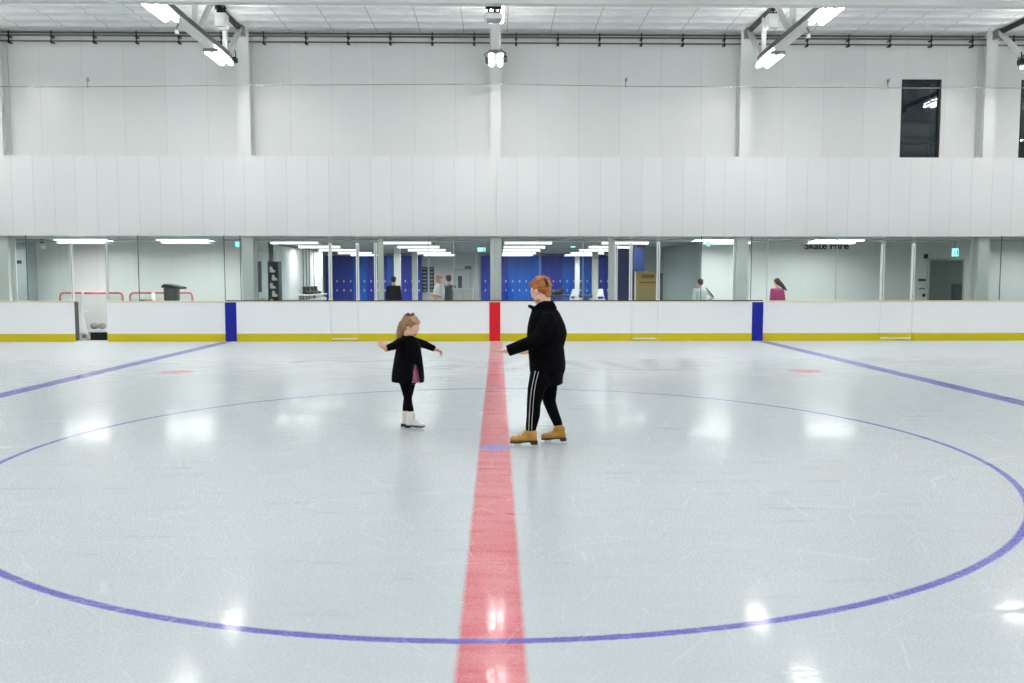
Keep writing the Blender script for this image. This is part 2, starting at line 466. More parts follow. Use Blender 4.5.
# upper back wall with two dark windows let into it
wins = [((901.5, 79.5), (940.5, 158.5)), ((1020.5, 79), (1062, 158.5))]
wx = []
for (a, b) in wins:
    x0 = (at(a[0], 79.5, UPW).x + at(a[0] - 2, 158, UPW).x) / 2; x1 = (at(b[0] + 1.5, 79.5, UPW).x + at(b[0] - 1.5, 158, UPW).x) / 2
    wx.append((x0, x1))
wz1 = at(920, 79.3, UPW).z; wz0 = z_ct - .35
w = MB()
zlo = z_cb - .05
xs = [-XW, wx[0][0], wx[0][1], wx[1][0], wx[1][1], XW]
for i in range(5):
    if i in (1, 3):
        w.box((xs[i], UPW, zlo), (xs[i + 1], UPW + .2, wz0)); w.box((xs[i], UPW, wz1), (xs[i + 1], UPW + .2, ZC + .1))
    else: w.box((xs[i], UPW, zlo), (xs[i + 1], UPW + .2, ZC + .1))
struct('wall_back', w, M['upper'], 'upper back wall of pale grey insulated panels', 'wall')
struct('wall_front', MB().box((-XW, YN - .2, -.1), (XW, YN, ZC + .1)), M['upper'], 'white wall on the near side of the hall', 'wall')
struct('wall_left', MB().box((-XW - .2, YN, -.1), (-XW, 36.5, ZC + .1)), M['upper'], 'white end wall of the hall on the left', 'wall')
struct('wall_right', MB().box((XW, YN, -.1), (XW + .2, 36.5, ZC + .1)), M['upper'], 'white end wall of the hall on the right', 'wall')
struct('trim_1', MB().box((-XW, CLAD, z_cb), (XW, CLAD + .12, z_ct)).box((-XW, CLAD + .12, z_ct - .04), (XW, UPW, z_ct)), M['clad'],
       'band of white ribbed cladding above the rink glass', 'cladding')
for k, (x0, x1) in enumerate(wx):
    wn = empty('window_%d' % (k + 1), ((x0 + x1) / 2, UPW, wz0), ['tall dark window high in the back wall, whole in view', 'tall dark window cut by the right edge of the photo'][k], 'window', None, 'structure')
    f = MB(); t = .055
    f.box((x0, UPW + .02, wz0), (x0 + t, UPW + .14, wz1)).box((x1 - t, UPW + .02, wz0), (x1, UPW + .14, wz1))
    f.box((x0 + t, UPW + .02, wz1 - t), (x1 - t, UPW + .14, wz1)).box((x0 + t, UPW + .02, wz0), (x1 - t, UPW + .14, wz0 + t))
    zm = at(920, 143, UPW).z; f.box((x0 + t, UPW + .04, zm - .02), (x1 - t, UPW + .12, zm + .02))
    part('frame', f, M['black'], wn)
    part('pane', MB().box((x0 + t, UPW + .07, wz0 + t), (x1 - t, UPW + .085, wz1 - t)), M['winglass'], wn)
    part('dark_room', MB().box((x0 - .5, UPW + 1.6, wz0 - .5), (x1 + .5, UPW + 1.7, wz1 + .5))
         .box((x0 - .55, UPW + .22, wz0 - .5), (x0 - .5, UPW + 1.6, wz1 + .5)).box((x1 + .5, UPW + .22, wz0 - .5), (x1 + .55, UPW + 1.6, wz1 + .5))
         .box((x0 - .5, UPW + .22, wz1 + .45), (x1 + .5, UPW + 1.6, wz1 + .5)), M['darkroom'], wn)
    fr = MB(); e = .05
    fr.box((x0 - e, UPW - .012, wz0), (x0, UPW - .001, wz1 + e)).box((x1, UPW - .012, wz0), (x1 + e, UPW - .001, wz1 + e)).box((x0, UPW - .012, wz1), (x1, UPW - .001, wz1 + e))
    part('casing', fr, M['white'], wn)

# columns: H-section posts standing behind the cladding band
cpx = [3.2, 248.2, 495.8, 742.3, 983.0]
colx = [at(p, 280 if p not in (3.2,) else 280, COLF).x for p in cpx]
for i, x in enumerate(colx):
    c = MB(); hw = .148
    c.box((x - hw, COLF, 0), (x + hw, COLF + .03, ZC)).box((x - hw, UPW - .03, 0), (x + hw, UPW - .002, ZC)).box((x - .02, COLF + .03, 0), (x + .02, UPW - .03, ZC))
    nm = ['at the far left edge', 'behind the left blue board stripe', 'behind the red board stripe', 'behind the right blue board stripe', 'beside the tall dark window'][i]
    struct('column', c, M['column'], 'white steel column rising ' + nm, 'column')

# twin dark pipes on brackets along the head of the wall
pz1, pz2 = at(494, 37.3, UPW - .12).z, at(494, 43.0, UPW - .12).z
rail = empty('wall_pipe', (0, UPW - .12, pz2), 'pair of thin dark pipes running along the top of the back wall', 'pipe')
part('upper_pipe', MB().tube([(-16, UPW - .12, pz1), (16, UPW - .12, pz1)], .024, 8), M['pipe'], rail)
part('lower_pipe', MB().tube([(-16, UPW - .12, pz2), (16, UPW - .12, pz2)], .021, 8), M['pipe'], rail)
part('ceiling_edge_shade', MB().box((-16, UPW - .05, ZC - .10), (16, UPW - .002, ZC - .06)), M['darksteel'], rail)  # dark strip standing in for the shade along the ceiling edge
x0 = at(265, 40, UPW).x; stp = at(307, 40, UPW).x - x0
k = -8
while x0 + k * stp < 15:
    xb = x0 + k * stp
    if xb > -14.5:
        b = MB().box((xb - .014, UPW - .150, pz2 - .07), (xb + .014, UPW - .125, ZC - .06)).box((xb - .03, UPW - .16, pz2 - .05), (xb + .03, UPW - .003, pz2 - .02)).box((xb - .03, UPW - .16, pz1 - .05), (xb + .03, UPW - .003, pz1 - .02))
        part('bracket', b, M['black'], rail)
    k += 1
# wire rope across the upper wall
pts = []
for i, (px, py) in enumerate(((-40, 86.5), (60, 87), (180, 86), (246, 85), (320, 85), (400, 84.5), (496, 84), (580, 85.5), (640, 86.5), (744, 87), (830, 87.5), (920, 88), (984, 88), (1070, 88))):
    pts.append(at(px, py, 14.3))
solo('wire_rope', MB().tube(pts, .011, 6), M['cable'], 'thin wire rope stretched across the upper back wall', 'rope', pts[0], smooth=True)
for (px, py, tall) in ((88, 80, 12), (626, 80, 9), (888, 81, 9)):
    c = at(px, py, UPW - .01)
    solo('wall_hook', MB().tube([c + V((0, -.02, -.22)), c + V((-.02, -.02, .0)), c + V((.03, -.05, .06))], .012, 6).box(c + V((-.03, -.02, -.04)), c + V((.03, .008, .04))), M['steel'],
         'small hook on the upper wall ' + {88: 'in the left bay', 626: 'right of the middle column', 888: 'just left of the dark window'}[px], 'hook', c)

# ------------------------------------------------------------------ roof trusses, trunking and luminaires
ZL = 6.93            # underside of the trunking
TX = [-13.2, -6.6, 0.0, 6.6, 13.2]
tname = {-13.2: 'beyond the left edge', -6.6: 'over the left blue stripe', 0.0: 'over the red centre line', 6.6: 'over the right blue stripe', 13.2: 'at the right edge'}
def truss(x):
    r = empty('roof_truss', (x, 0, ZL + .12), 'pale roof truss with grey lower chord ' + tname[x], 'truss', None, 'structure')
    part('lower_chord', MB().box((x - .05, -14, ZL + .16), (x + .05, 13.55, ZL + .28)), M['darksteel'], r)
    zb, zt = ZL + .28, 8.04
    part('upper_chord', MB().box((x - .05, -14, zt - .02), (x + .05, 12.2, zt + .08)), M['truss'], r)
    tag(part('chord_end', MB().bar((x, 12.6, zt + .03), (x, 14.5, zt + .03), .07, .12), M['black'], r), 'dark end piece')
    part('strut', MB().bar((x, 13.42, zb - .03), (x, 14.44, zt + .02), .10, .10), M['truss'], r)
    part('end_plate', MB().box((x - .08, 14.44, zt - .12), (x + .08, COLF - .001, zt + .12)), M['steel'], r)
    y = 13.2
    for k in range(5):
        part('post', MB().bar((x, y, zb), (x, y, zt), .10, .10), M['truss'], r)
        if k: part('strut', MB().bar((x, y + .25, zb - .02), (x, y + 1.15, zt), .09, .09), M['truss'], r)
        y -= 2.1
    return r
for x in TX: truss(x)
part_beam = MB()
bz = at(494, 4.6, 7.7).z
part_beam.box((-XW, 7.62, bz), (XW, 7.80, bz + .10)).box((-XW, 7.62, bz + .55), (XW, 7.80, bz + .65))
for k in range(60):
    xx = -29.5 + k; part_beam.bar((xx, 7.71, bz + .1), (xx + (.5 if k % 2 else -.5), 7.71, bz + .55), .05, .05)
struct('beam', part_beam, M['truss'], 'white lattice beam crossing under the roof at the top edge', 'beam')

def trunk(x):
    r = solo('lighting_trunking', MB().box((x - .09, -14, ZL + .02), (x + .09, 13.2, ZL + .125)), M['lamphouse'],
             'long white lighting trunking hung ' + tname[x], 'trunking', (x, 0, ZL + .02))
for x in TX: trunk(x)

def lamp_proto():
    r = empty('ceiling_light', (0, 0, 0))
    h = MB()
    h.prism([(-.175, -.03), (-.165, -.055), (-.035, -.055), (-.025, -.03), (.025, -.03), (.035, -.055), (.165, -.055), (.175, -.03), (.14, .018), (-.14, .018)], 'Y', -.60, .60)
    part('housing', h, M['lamphouse'], r)
    for s in (-1, 1):
        part('tube', MB().prism([(s * .110 - .048, -.056), (s * .110 - .030, -.080), (s * .110 + .030, -.080), (s * .110 + .048, -.056)], 'Y', -.56, .56), M['lampon'], r)
        part('added_glow', MB().box((min(s * .095, s * .138), -.56, .0185), (max(s * .095, s * .138), .56, .026)), M['addedglow'], r)  # added glowing strip on the housing top, hidden from below
    for s in (-1, 1):
        part('end_cap', MB().box((-.17, s * .601 - .02, -.06), (.17, s * .601 + .02, .018)), M['steel'], r)
    return r
proto = lamp_proto(); first = True
LY = [12.70, 9.12, 5.5, 1.9, -1.7, -5.3, -8.9, -12.5]
LX = [-19.8, -13.2, -6.6, 0.0, 6.6, 13.2, 19.8]
order = [(x, y) for y in LY for x in sorted(LX, key=abs)]
lname = {-6.6: 'left truss', 0.0: 'middle truss', 6.6: 'right truss', -13.2: 'outer left truss', 13.2: 'outer right truss', -19.8: 'farthest left line', 19.8: 'farthest right line'}
yname = ['lit twin-tube ceiling light nearest the back wall on the ', 'lit twin-tube ceiling light second from the back wall on the '] + \
        ['twin-tube ceiling light overhead, %s from the back wall on the ' % w_ for w_ in ('third', 'fourth', 'fifth', 'sixth', 'seventh', 'eighth')]
for (x, y) in order:
    o = proto if first else copy_tree(proto); first = False
    o.location = (x, y, ZL)
    tag(o, yname[LY.index(y)] + lname[x], 'ceiling light', 'ceiling lights along the roof trusses')

# white boxes hung with black brackets beside the end of the trusses
def hang_box(px0, py0, px1, py1, Y, label):
    a, b = at(px0, py1, Y), at(px1, py0, Y); cx = (a.x + b.x) / 2
    r = empty('loudspeaker', (cx, Y, a.z), label, 'speaker', 'white boxes hung from the roof trusses')
    w_ = (b.x - a.x) / 2; h = b.z - a.z
    part('cabinet', MB().prism([(cx - w_, a.z + .05), (cx - w_ * .8, a.z), (cx + w_ * .8, a.z), (cx + w_, a.z + .05), (cx + w_ * .9, b.z), (cx - w_ * .9, b.z)], 'Y', Y - .13, Y + .13), M['lamphouse'], r, bevel=.012)
    part('grille', MB().box((cx - w_ * .7, Y - .14, a.z + .1), (cx + w_ * .7, Y - .131, b.z - .12)), M['white'], r)
    part('base_plate', MB().box((cx - w_ * .75, Y - .15, a.z - .02), (cx + w_ * .75, Y + .10, a.z + .004)), M['steel'], r)
    br = MB()
    br.box((cx - w_ * .75, Y - .05, b.z), (cx + w_ * .75, Y + .05, b.z + .05))
    for s in (-.5, .1, .6): br.tube([(cx + s * w_, Y - .06, b.z + .02), (cx + s * w_ * 1.2, Y - .09, b.z + .12), (cx + s * w_ * .7, Y, b.z + .20)], .022, 6)
    br.tube([(cx - w_ * .9, Y - .06, b.z + .11), (cx + w_ * .9, Y - .06, b.z + .11)], .028, 6)
    part('bracket', br, M['black'], r, smooth=True)
    return r
hang_box(216, 14, 227.5, 28, 12.9, 'white box on black bracket hanging by the left truss light')
hang_box(766, 15, 777.5, 29.5, 12.9, 'white box on black bracket hanging by the right truss light')
hang_box(484.5, 15, 503, 20.5, 8.0, 'white box on black bracket hanging before the middle truss')
# small black devices at the ends of the trunking
for (px, py, lb) in ((235, 60, 'end of the left truss light'), (505, 59, 'right side of the middle truss light'), (487.5, 60.5, 'left side of the middle truss light'), (1021, 62, 'right edge of the photo')):
    c = at(px, py, 13.9 if px == 235 else 13.4 if px != 1021 else 12.2)
    r = empty('camera', c, 'small black camera at the ' + lb, 'camera', 'small black cameras by the truss lights')
    part('body', MB().box(c + V((-.05, -.09, -.06)), c + V((.05, .09, .06))), M['black'], r, bevel=.01)
    part('lens', MB().tube([c + V((0, -.09, -.01)), c + V((0, -.13, -.02))], .03, 10), M['black'], r)
    part('arm', MB().tube([c + V((0, .02, .05)), c + V((-.08 if px > 300 and px < 500 else .02, .02, .14)), c + V((0 if px < 300 or px > 900 else (494 - px) * .01, .0, .24))], .014, 6), M['black'], r)
# small white sensors on the trunking between the lights
for (px, py, lb) in ((177, 31, 'left'), (808.5, 35, 'right')):
    Y = 10.2; c = at(px, py, Y)
    r = empty('sensor', c, 'small white sensor hanging under the %s trunking' % lb, 'sensor', 'white sensors under the trunking')
    part('cup', MB().loft([(c + V((0, 0, -.06)), .05, .05, 0), (c + V((0, 0, .02)), .035, .035, 0)], 14), M['lamphouse'], r)
    part('hook', MB().tube([c + V((0, 0, .02)), c + V((.0, 0, .08)), c + V((.03 if lb == 'left' else -.03, 0, ZL + .019 - c.z))], .018, 6), M['pipe'], r)

# ================================================================== RINK BOARDS AND GLASS
ZB = at(494, 302.2, BD).z            # top of the boards
ZK = at(494, 333.4, BD).z            # top of the yellow kick strip
ZG = at(494, 235.6, GL).z
bx = lambda px: at(px, 320, BD).x
def board(p0, p1, label, stripes=(), dark=False, gate=False):
    x0, x1 = bx(p0) + .004, bx(p1) - .004
    r = empty('dasher_board' if not gate else 'rink_gate', ((x0 + x1) / 2, BD, 0), label, 'rink board' if not gate else 'rink gate', None)
    cuts = [x0] + [v for s in stripes for v in (bx(s[0]), bx(s[1]))] + [x1]
    pn, kk = MB(), MB()
    for i in range(0, len(cuts), 2):
        if cuts[i + 1] - cuts[i] > .01:
            pn.box((cuts[i], BD, ZK), (cuts[i + 1], BD + .10, ZB)); kk.box((cuts[i], BD - .010, .012), (cuts[i + 1], BD + .10, ZK))
    part('panel', pn, M['board'], r); part('kick_strip', kk, M['yellow'], r)
    for s in stripes: tag(part('stripe', MB().box((bx(s[0]), BD - .008, .012), (bx(s[1]), BD + .10, ZB)), M[s[2]], r), s[3])
    part('cap_rail', MB().box((x0, BD - .012, ZB), (x1, BD + .13, ZB + .026)), M['cap'], r)
    if dark: part('glass_channel', MB().box((x0, GL - .03, ZB + .0265), (x1, GL + .03, ZB + .052)), M['capdark'], r)
    else: part('glass_channel', MB().box((x0, GL - .02, ZB + .0265), (x1, GL + .02, ZB + .04)), M['cap'], r)
    part('ice_seal', MB().box((x0, BD - .014, .0005), (x1, BD + .1, .0115)), M['cap'], r)
    if gate: part('sill', MB().box((x0 + .02, BD - .02, at(494, 338.6, BD).z - .015), (x1 - .02, BD - .0101, at(494, 338.6, BD).z + .018)), M['white'], r)
    return r
board(-160, 75, 'white rink board left of the open gateway')
board(107, 225.3, 'white rink board between open gateway and left blue stripe')
board(225.3, 331, 'white rink board with the left blue stripe at its end', [(225.3, 236.6, 'blueboard', 'blue stripe')], True)
board(331, 358, 'closed white rink gate with pale sill left of the ponytailed child', gate=True, dark=True)
board(358, 632, 'white rink board with red centre stripe behind the skaters', [(489.3, 500.3, 'redboard', 'red stripe')], True)
board(632, 658, 'closed white rink gate with pale sill under the ochre banner', gate=True, dark=True)
board(658, 763, 'white rink board with blue stripe under the man in grey', [(751.9, 763, 'blueboard', 'blue stripe')], True)
board(763, 880, 'white rink board right of the right blue stripe, below the girl in pink')
board(880, 912, 'closed white rink gate with pale sill left of the grey door', gate=True)
board(912, 1180, 'white rink board under the grey door at the right')
struct('trim_2', MB().box((bx(75) + .01, BD, 0.001), (bx(107) - .01, BD + .12, .035)), M['white'], 'white sill across the open gateway in the boards', 'sill')

gx = lambda px: at(px, 280, GL).x
panes = [(-160, 27.5, 'white pillar with black box'), (27.5, 70.8, 'left post of the open gateway'), (108.6, 139, 'right post of the open gateway'), (139, 225, 'black bin'),
         (225, 241, 'left blue stripe'), (241, 328.4, 'skate rack'), (332.9, 355.9, 'left closed gate'), (359.8, 373.9, 'narrow blue lockers beside the left gate'), (377.9, 429, 'man in black'),
         (429, 454, 'man in the white shirt'), (454, 494.6, 'white counter'), (494.6, 540, 'red-haired skater'), (540, 583, 'blue lockers right of the skater'), (583, 614.2, 'right inner pillars'),
         (617.9, 628.6, 'dark gap beside the right gate'), (632.8, 655.9, 'ochre banner'), (660.2, 701, 'blue upright panel'), (701, 751, 'person in grey'), (751, 767, 'right blue stripe'),
         (767, 836, 'girl in pink'), (836, 879.9, 'end of the sign lettering'), (884.2, 910.6, 'third closed gate'), (914.8, 1000, 'grey door'), (1000, 1180, 'right edge column')]
for (p0, p1, w_) in panes:
    x0, x1 = gx(p0) + .004, gx(p1) - .004; zb = ZB + .0525
    r = empty('rink_glass', ((x0 + x1) / 2, GL, zb), 'clear rink glass sheet in front of the ' + w_ if 'post' not in w_ else 'clear rink glass sheet beside the ' + w_, 'glass', 'rink glass sheets')
    part('pane', MB().box((x0, GL - .006, zb), (x1, GL + .006, ZG)), M['glass'], r)
    if p1 not in (70.8, 328.4, 355.9, 373.9, 614.2, 628.6, 655.9, 879.9, 910.6):
        part('edge_seal', MB().box((x1 - .006, GL - .010, zb), (x1 + .010, GL + .010, ZG)), M['sealpale' if p1 in (429, 454, 494.6, 540, 583, 767, 836) else 'seal'], r)
for (px, wd, top, w_) in ((72.5, 2.2, 243, 'left of the open gateway'), (107, 2.2, 243, 'right of the open gateway'), (330.6, 3.4, 243, 'left of the first closed gate'), (357.8, 3.0, 243, 'right of the first closed gate'),
                     (375.8, 2.8, 243, 'left of the man in black'), (616, 2.6, 244, 'between the inner pillars and right gate'), (630.6, 3.0, 243, 'left of the ochre banner'), (658, 3.2, 242, 'right of the ochre banner'),
                     (882, 3.2, 244, 'left of the third closed gate'), (912.6, 3.0, 244, 'right of the third closed gate')):
    x = gx(px); hw = wd * .026 / 2; zt = at(px, top, GL).z
    r = empty('glass_post', (x, GL, ZB), 'white aluminium glass post ' + w_, 'post', 'white posts in the rink glass')
    part('post', MB().box((x - hw, GL - .035, ZB + .0525), (x + hw, GL + .035, zt)), M['alu'], r, bevel=.006)
    part('slot', MB().box((x - hw * .15, GL - .0375, ZB + .06), (x + hw * .15, GL - .0352, zt - .04)), M['seal'], r)
    part('foot', MB().box((x - hw * 1.12, GL - .04, ZB + .0525), (x + hw * 1.12, GL + .04, ZB + .09)), M['alu'], r)
# dark jamb at the hinge side of the gateway
xg = bx(75)
struct('trim_7', MB().box((xg - .003, BD + .002, .036), (xg + .045, BD + .115, ZB + .02)), M['darksteel'], 'dark jamb at the left side of the open gateway', 'jamb')

# ================================================================== ROOMS BEHIND THE GLASS
ZR = 2.84
struct('ceiling', MB().box((-XW, CLAD + .121, ZR), (XW, 36.4, ZR + .12)), M['roomceil'], 'low grey-green ceiling of the rooms behind the glass', 'ceiling')
YW = 18.9; YL = 34.0
struct('wall_back', MB().box((-14, YL + .5, 0), (14, YL + .62, ZR)), M['room'], 'pale wall at the far end of the locker room', 'wall')
xe = at(268, 280, YW).x
struct('wall_back', MB().box((-XW, YW, 0), (xe, YW + .15, ZR)), M['room'], 'white wall behind the goal frames on the left', 'wall')
xr = at(701, 280, YW).x
struct('wall_back', MB().box((xr, YW, 0), (XW, YW + .15, ZR)), M['room'], 'white wall carrying the dark lettering on the right', 'wall')
XS = -6.93
struct('wall_left', MB().box((XS - .12, YW + .16, 0), (XS, 25.0, ZR)).box((XS, 24.9, 0), (at(323, 280, 25).x, 25.0, ZR)), M['room'], 'shiny pale partition running back beside the skate rack', 'wall')
for i, yy in enumerate((22.6, 23.1, 23.6, 24.4)):
    struct('trim_3' if i == 0 else 'trim_3', MB().box((XS + .001, yy - .02, .05), (XS + .022, yy + .02, ZR - .12)), M['seal'],
           'dark upright joint strip on the pale partition, ' + ['first', 'second', 'third', 'last'][i] + ' from the rack', 'strip')
struct('trim_4', MB().box((XS + .001, YW + .3, ZR - .16), (XS + .03, 24.85, ZR - .10)), M['seal'], 'dark rail along the top of the pale partition', 'rail')
struct('wall_right', MB().box((at(640, 280, 25.2).x, 25.2, 0), (9.2, 25.3, ZR)).box((xr + .02, YW + .16, 0), (xr + .14, 25.19, ZR)), M['roomgrey'], 'grey wall behind the ochre banner', 'wall')
# pillars standing in the left bay and at the wall end
a, b = at(14.5, 280, 18.3), at(27, 280, 18.3)
struct('column', MB().box((a.x, 18.3, 0), (b.x, YW - .001, ZR)), M['roomgrey'], 'grey square pillar carrying a small black box', 'column')
c = at(19, 262, 18.28)
solo('control_box', MB().box(c + V((-.07, 0, -.05)), c + V((.07, .019, .05))).box(c + V((-.03, -.012, -.02)), c + V((.03, 0, .02))), M['black'], 'small black box on the grey pillar at far left', 'control box', c)
for (p0, p1, lb) in ((378.2, 383.6, 'beside the man in black'), (608.4, 614.6, 'at the right end of the lockers')):
    a, b = at(p0, 280, 14.75), at(p1, 280, 14.75)
    struct('column', MB().box((a.x, 14.75, 0), (b.x, 14.83, ZR)).box((a.x, 14.73, 0), (a.x + .03, 14.749, ZR)).box((b.x - .03, 14.73, 0), (b.x, 14.749, ZR)), M['column'], 'slim pale upright behind the glass ' + lb, 'column')
# inner row pillars in the locker room
for (p0, p1, Y, lb) in ((394, 400.4, 25.0, 'behind the man in black'), (412, 417.4, 31.0, 'second along, left of the white shirt'), (592.4, 598.2, 26.5, 'right of the skater, thicker one'), (575, 579.6, 32.6, 'right of the skater, thinner one')):
    a, b = at(p0, 280, Y), at(p1, 280, Y)
    struct('column', MB().box((a.x, Y, 0), (b.x, Y + .25, ZR)), M['column'], 'white pillar in the locker room ' + lb, 'column')
a, b = at(474, 280, 30), at(478, 280, 30)
struct('trim_5', MB().box((a.x, 30, 0), (b.x, 30.1, ZR)), M['roomgrey'], 'grey-green upright frame right of the white counter', 'frame')

# ---- strip lights of the rooms
def strip_proto():
    r = empty('strip_light', (0, 0, 0))
    h = MB().box((-.70, -.23, .03), (.70, .23, .045)).box((-.705, -.23, -.033), (-.701, .23, .045)).box((.701, -.23, -.033), (.705, .23, .045))
    part('housing', h, M['lamphouse'], r, rel=False)
    part('tube', MB().box((-.69, -.215, .018), (.69, .215, .029)), M['roomlamp'], r, rel=False)
    for q in (-1, 1): part('diffuser', MB().box((-.70, q * .232 - .003, -.030), (.70, q * .232 + .003, .029)), M['roomskirt'], r, rel=False)
    return r
sp = strip_proto(); first = True
spots = []
rown = ['first', 'second', 'third', 'fourth', 'fifth']
for ri, y in enumerate((17.6, 21.2, 24.6, 28.4, 31.6)):
    for x, cn in ((-6.0, 'far left line'), (-2.65, 'line above the man in the white shirt'), (.95, 'line just right of the red stripe column'), (3.85, 'line above the inner pillars')):
        spots.append((x, y, 'white strip light over the lockers, %s row, %s' % (rown[ri], cn)))
for p, y, lb in ((-25, 17.3, 'beyond the left edge'), (1050, 17.3, 'beyond the right edge'), (85, 17.3, 'over the open gateway'), (188, 17.3, 'above the black bin'), (725, 17.6, 'above the person in grey'), (829, 17.3, 'in front of the wall lettering'), (84, 15.4, 'near the glass at the open gateway'), (185, 15.4, 'near the glass above the black bin'), (718, 15.4, 'near the glass at the person in grey'), (836, 15.4, 'near the glass before the wall lettering')):
    spots.append((at(p, 245, y).x, y, 'white strip light ' + lb))
for (x, y, lb) in spots:
    o = sp if first else copy_tree(sp); first = False
    o.location = (x, y, ZR - .135); tag(o, lb, 'strip light', 'strip lights in the rooms behind the glass')
    rod = part('hanger', MB().tube([(-.5, 0, .045), (-.5, 0, .134)], .008, 6).tube([(.5, 0, .045), (.5, 0, .134)], .008, 6), M['steel'], o, rel=False)
solo('ceiling_pipe', MB().tube([at(-30, 241, 15.6), at(1060, 241, 15.6)], .022, 8), M['alu'], 'thin white pipe under the low ceiling behind the glass', 'pipe', at(512, 241, 15.6), smooth=True)

# ---- lockers: two doors one above the other
LW = .335
def locker(mat):
    r = empty('locker', (0, 0, 0))
    part('body', MB().box((-LW / 2 + .002, .02, .08), (LW / 2 - .002, .48, 2.74)).box((-LW / 2 + .02, .05, 0), (LW / 2 - .02, .46, .08)), mat, r)
    for z0, z1, hz in ((.10, 1.26, 1.05), (1.28, 2.72, 1.50)):
        d = part('door', MB().box((-LW / 2 + .008, 0, z0), (LW / 2 - .008, .019, z1)), mat, r, bevel=.004)
        part('handle', MB().prism([(.03, hz - .055), (.085, hz - .055), (.085, hz + .055), (.03, hz + .055)], 'Y', -.02, -.001), M['handle'], d)
    return r
pa, pb = locker(M['lockerA']), locker(M['lockerB'])
used = {0: False, 1: False}
runs = [(-8.40, 14, 'left run'), (-.78, 21, 'right run')]
for (xs0, cnt, rn) in runs:
    for i in range(cnt):
        x = xs0 + LW * (i + .5)
        k = 0 if (rn == 'right run' and (i in (4, 5, 6, 7, 8, 12, 13, 14, 15, 16))) or (rn == 'left run' and i in (4, 5, 9, 10)) else 1
        src = (pa, pb)[k]
        o = src if not used[k] else copy_tree(src); used[k] = True
        o.location = (x, YL, 0)
        ords = ['first', 'second', 'third', 'fourth', 'fifth', 'sixth', 'seventh', 'eighth', 'ninth', 'tenth', 'eleventh', 'twelfth', 'thirteenth', 'fourteenth', 'fifteenth', 'sixteenth', 'seventeenth', 'eighteenth', 'nineteenth', 'twentieth', 'twenty-first']
        tag(o, '%s blue two-door locker, %s from the left in the %s' % (('bright', 'deep')[k], ords[i], rn.replace('left run', 'bank left of the white door').replace('right run', 'bank behind the skater')), 'locker', 'blue lockers along the far wall')

# centre door wall details
Yd = YL + .49
def door(name, p0, p1, ptop, Y, matleaf, label, vision=None, handle=True):
    a, b = at(p0, ptop, Y), at(p1, ptop, Y)
    r = empty(name, ((a.x + b.x) / 2, Y, 0), label, 'door', None, 'structure')
    part('frame', MB().box((a.x - .06, Y - .05, 0), (a.x, Y - .002, a.z + .06)).box((b.x, Y - .05, 0), (b.x + .06, Y - .002, a.z + .06)).box((a.x, Y - .05, a.z), (b.x, Y - .002, a.z + .06)), M['roomgrey'], r)
    lf = part('leaf', MB().box((a.x, Y - .04, .01), (b.x, Y - .003, a.z)), matleaf, r)
    if vision:
        c, d = at(vision[0], vision[1], Y - .04), at(vision[2], vision[3], Y - .04)
        part('vision_panel', MB().box((c.x, Y - .047, d.z), (d.x, Y - .0405, c.z)), M['doordark'], lf)
    if handle:
        part('handle', MB().tube([(b.x - .1, Y - .045, 1.0), (b.x - .1, Y - .085, 1.0), (b.x - .2, Y - .085, 1.0)], .012, 8), M['steel'], lf)
    return r
door('door_1', 455.5, 470, 270, Yd, M['doorwhite'], 'white door with dark vision panel behind the white counter', (458, 276, 462, 288.5))
door('door_2', 929.5, 962.5, 260.3, YW, M['doorgrey'], 'grey-green double door under the lit sign at right', (951.5, 284, 961.5, 303), False)
door('door_3', 246.5, 267, 252, YW, M['roomgrey'], 'pale door with tall dark panel left of the skate rack', (257, 261.5, 262, 292))
for (p0, p1, q0, q1, lb) in ((422.2, 427.6, 267, 292, 'left'), (429.8, 434, 267, 292, 'right')):
    a, b = at(p0, q1, Yd), at(p1, q0, Yd)
    r = empty('notice_board', ((a.x + b.x) / 2, Yd, a.z), 'tall dark notice board on the pale wall, %s one of two' % lb, 'notice board', 'dark notice boards behind the man in white')
    part('board', MB().box((a.x, Yd - .03, a.z), (b.x, Yd - .001, b.z)), M['notice'], r)
    sl = MB()
    for k in range(7):
        zz = a.z + (b.z - a.z) * (k + .5) / 7; sl.box((a.x + .03, Yd - .036, zz - .03), (b.x - .06, Yd - .0305, zz + .03))
    part('sheets', sl, M['grey_shirt'], r)
# exit signs, hung from the ceiling
def exit_sign(px, py, wpx, hpx, Y, label):
    c = at(px, py, Y); k = (Y - CY) / F; w_, h = wpx * k / 2, hpx * k / 2
    r = empty('exit_sign', c, label, 'exit sign', 'lit exit signs')
    part('case', MB().box(c + V((-w_ - .012, .001, -h - .012)), c + V((w_ + .012, .05, h + .012))), M['alu'], r)
    part('face', MB().box(c + V((-w_, -.012, -h)), c + V((w_, 0, h))), M['exit'], r)
    g = MB(); u = h * 1.6                       # running figure and doorway, as on the sign
    g.ell(c + V((-w_ * .2, -.014, h * .55)), (h * .17, .003, h * .17), su=10, sv=6)
    for p, q in (((-.2, .3), (-.25, -.2)), ((-.25, -.2), (-.5, -.75)), ((-.25, -.2), (0, -.45)), ((0, -.45), (-.05, -.8)), ((-.2, .25), (.05, .0)), ((-.2, .25), (-.5, .05))):
        g.bar(c + V((p[0] * w_, -.0145, p[1] * h)), c + V((q[0] * w_, -.0145, q[1] * h)), h * .16, .003, (0, 1, 0))
    g.box(c + V((w_ * .35, -.016, -h * .8)), c + V((w_ * .8, -.0125, h * .75)))
    part('symbol', g, M['exitmark'], r)
    part('hanger', MB().tube([c + V((0, .025, h)), V((c.x, c.y + .025, ZR - .002))], .01, 6), M['pipe'], r)
exit_sign(237.5, 244, 3.6, 5, 17.2, 'small lit exit sign above the left blue stripe')
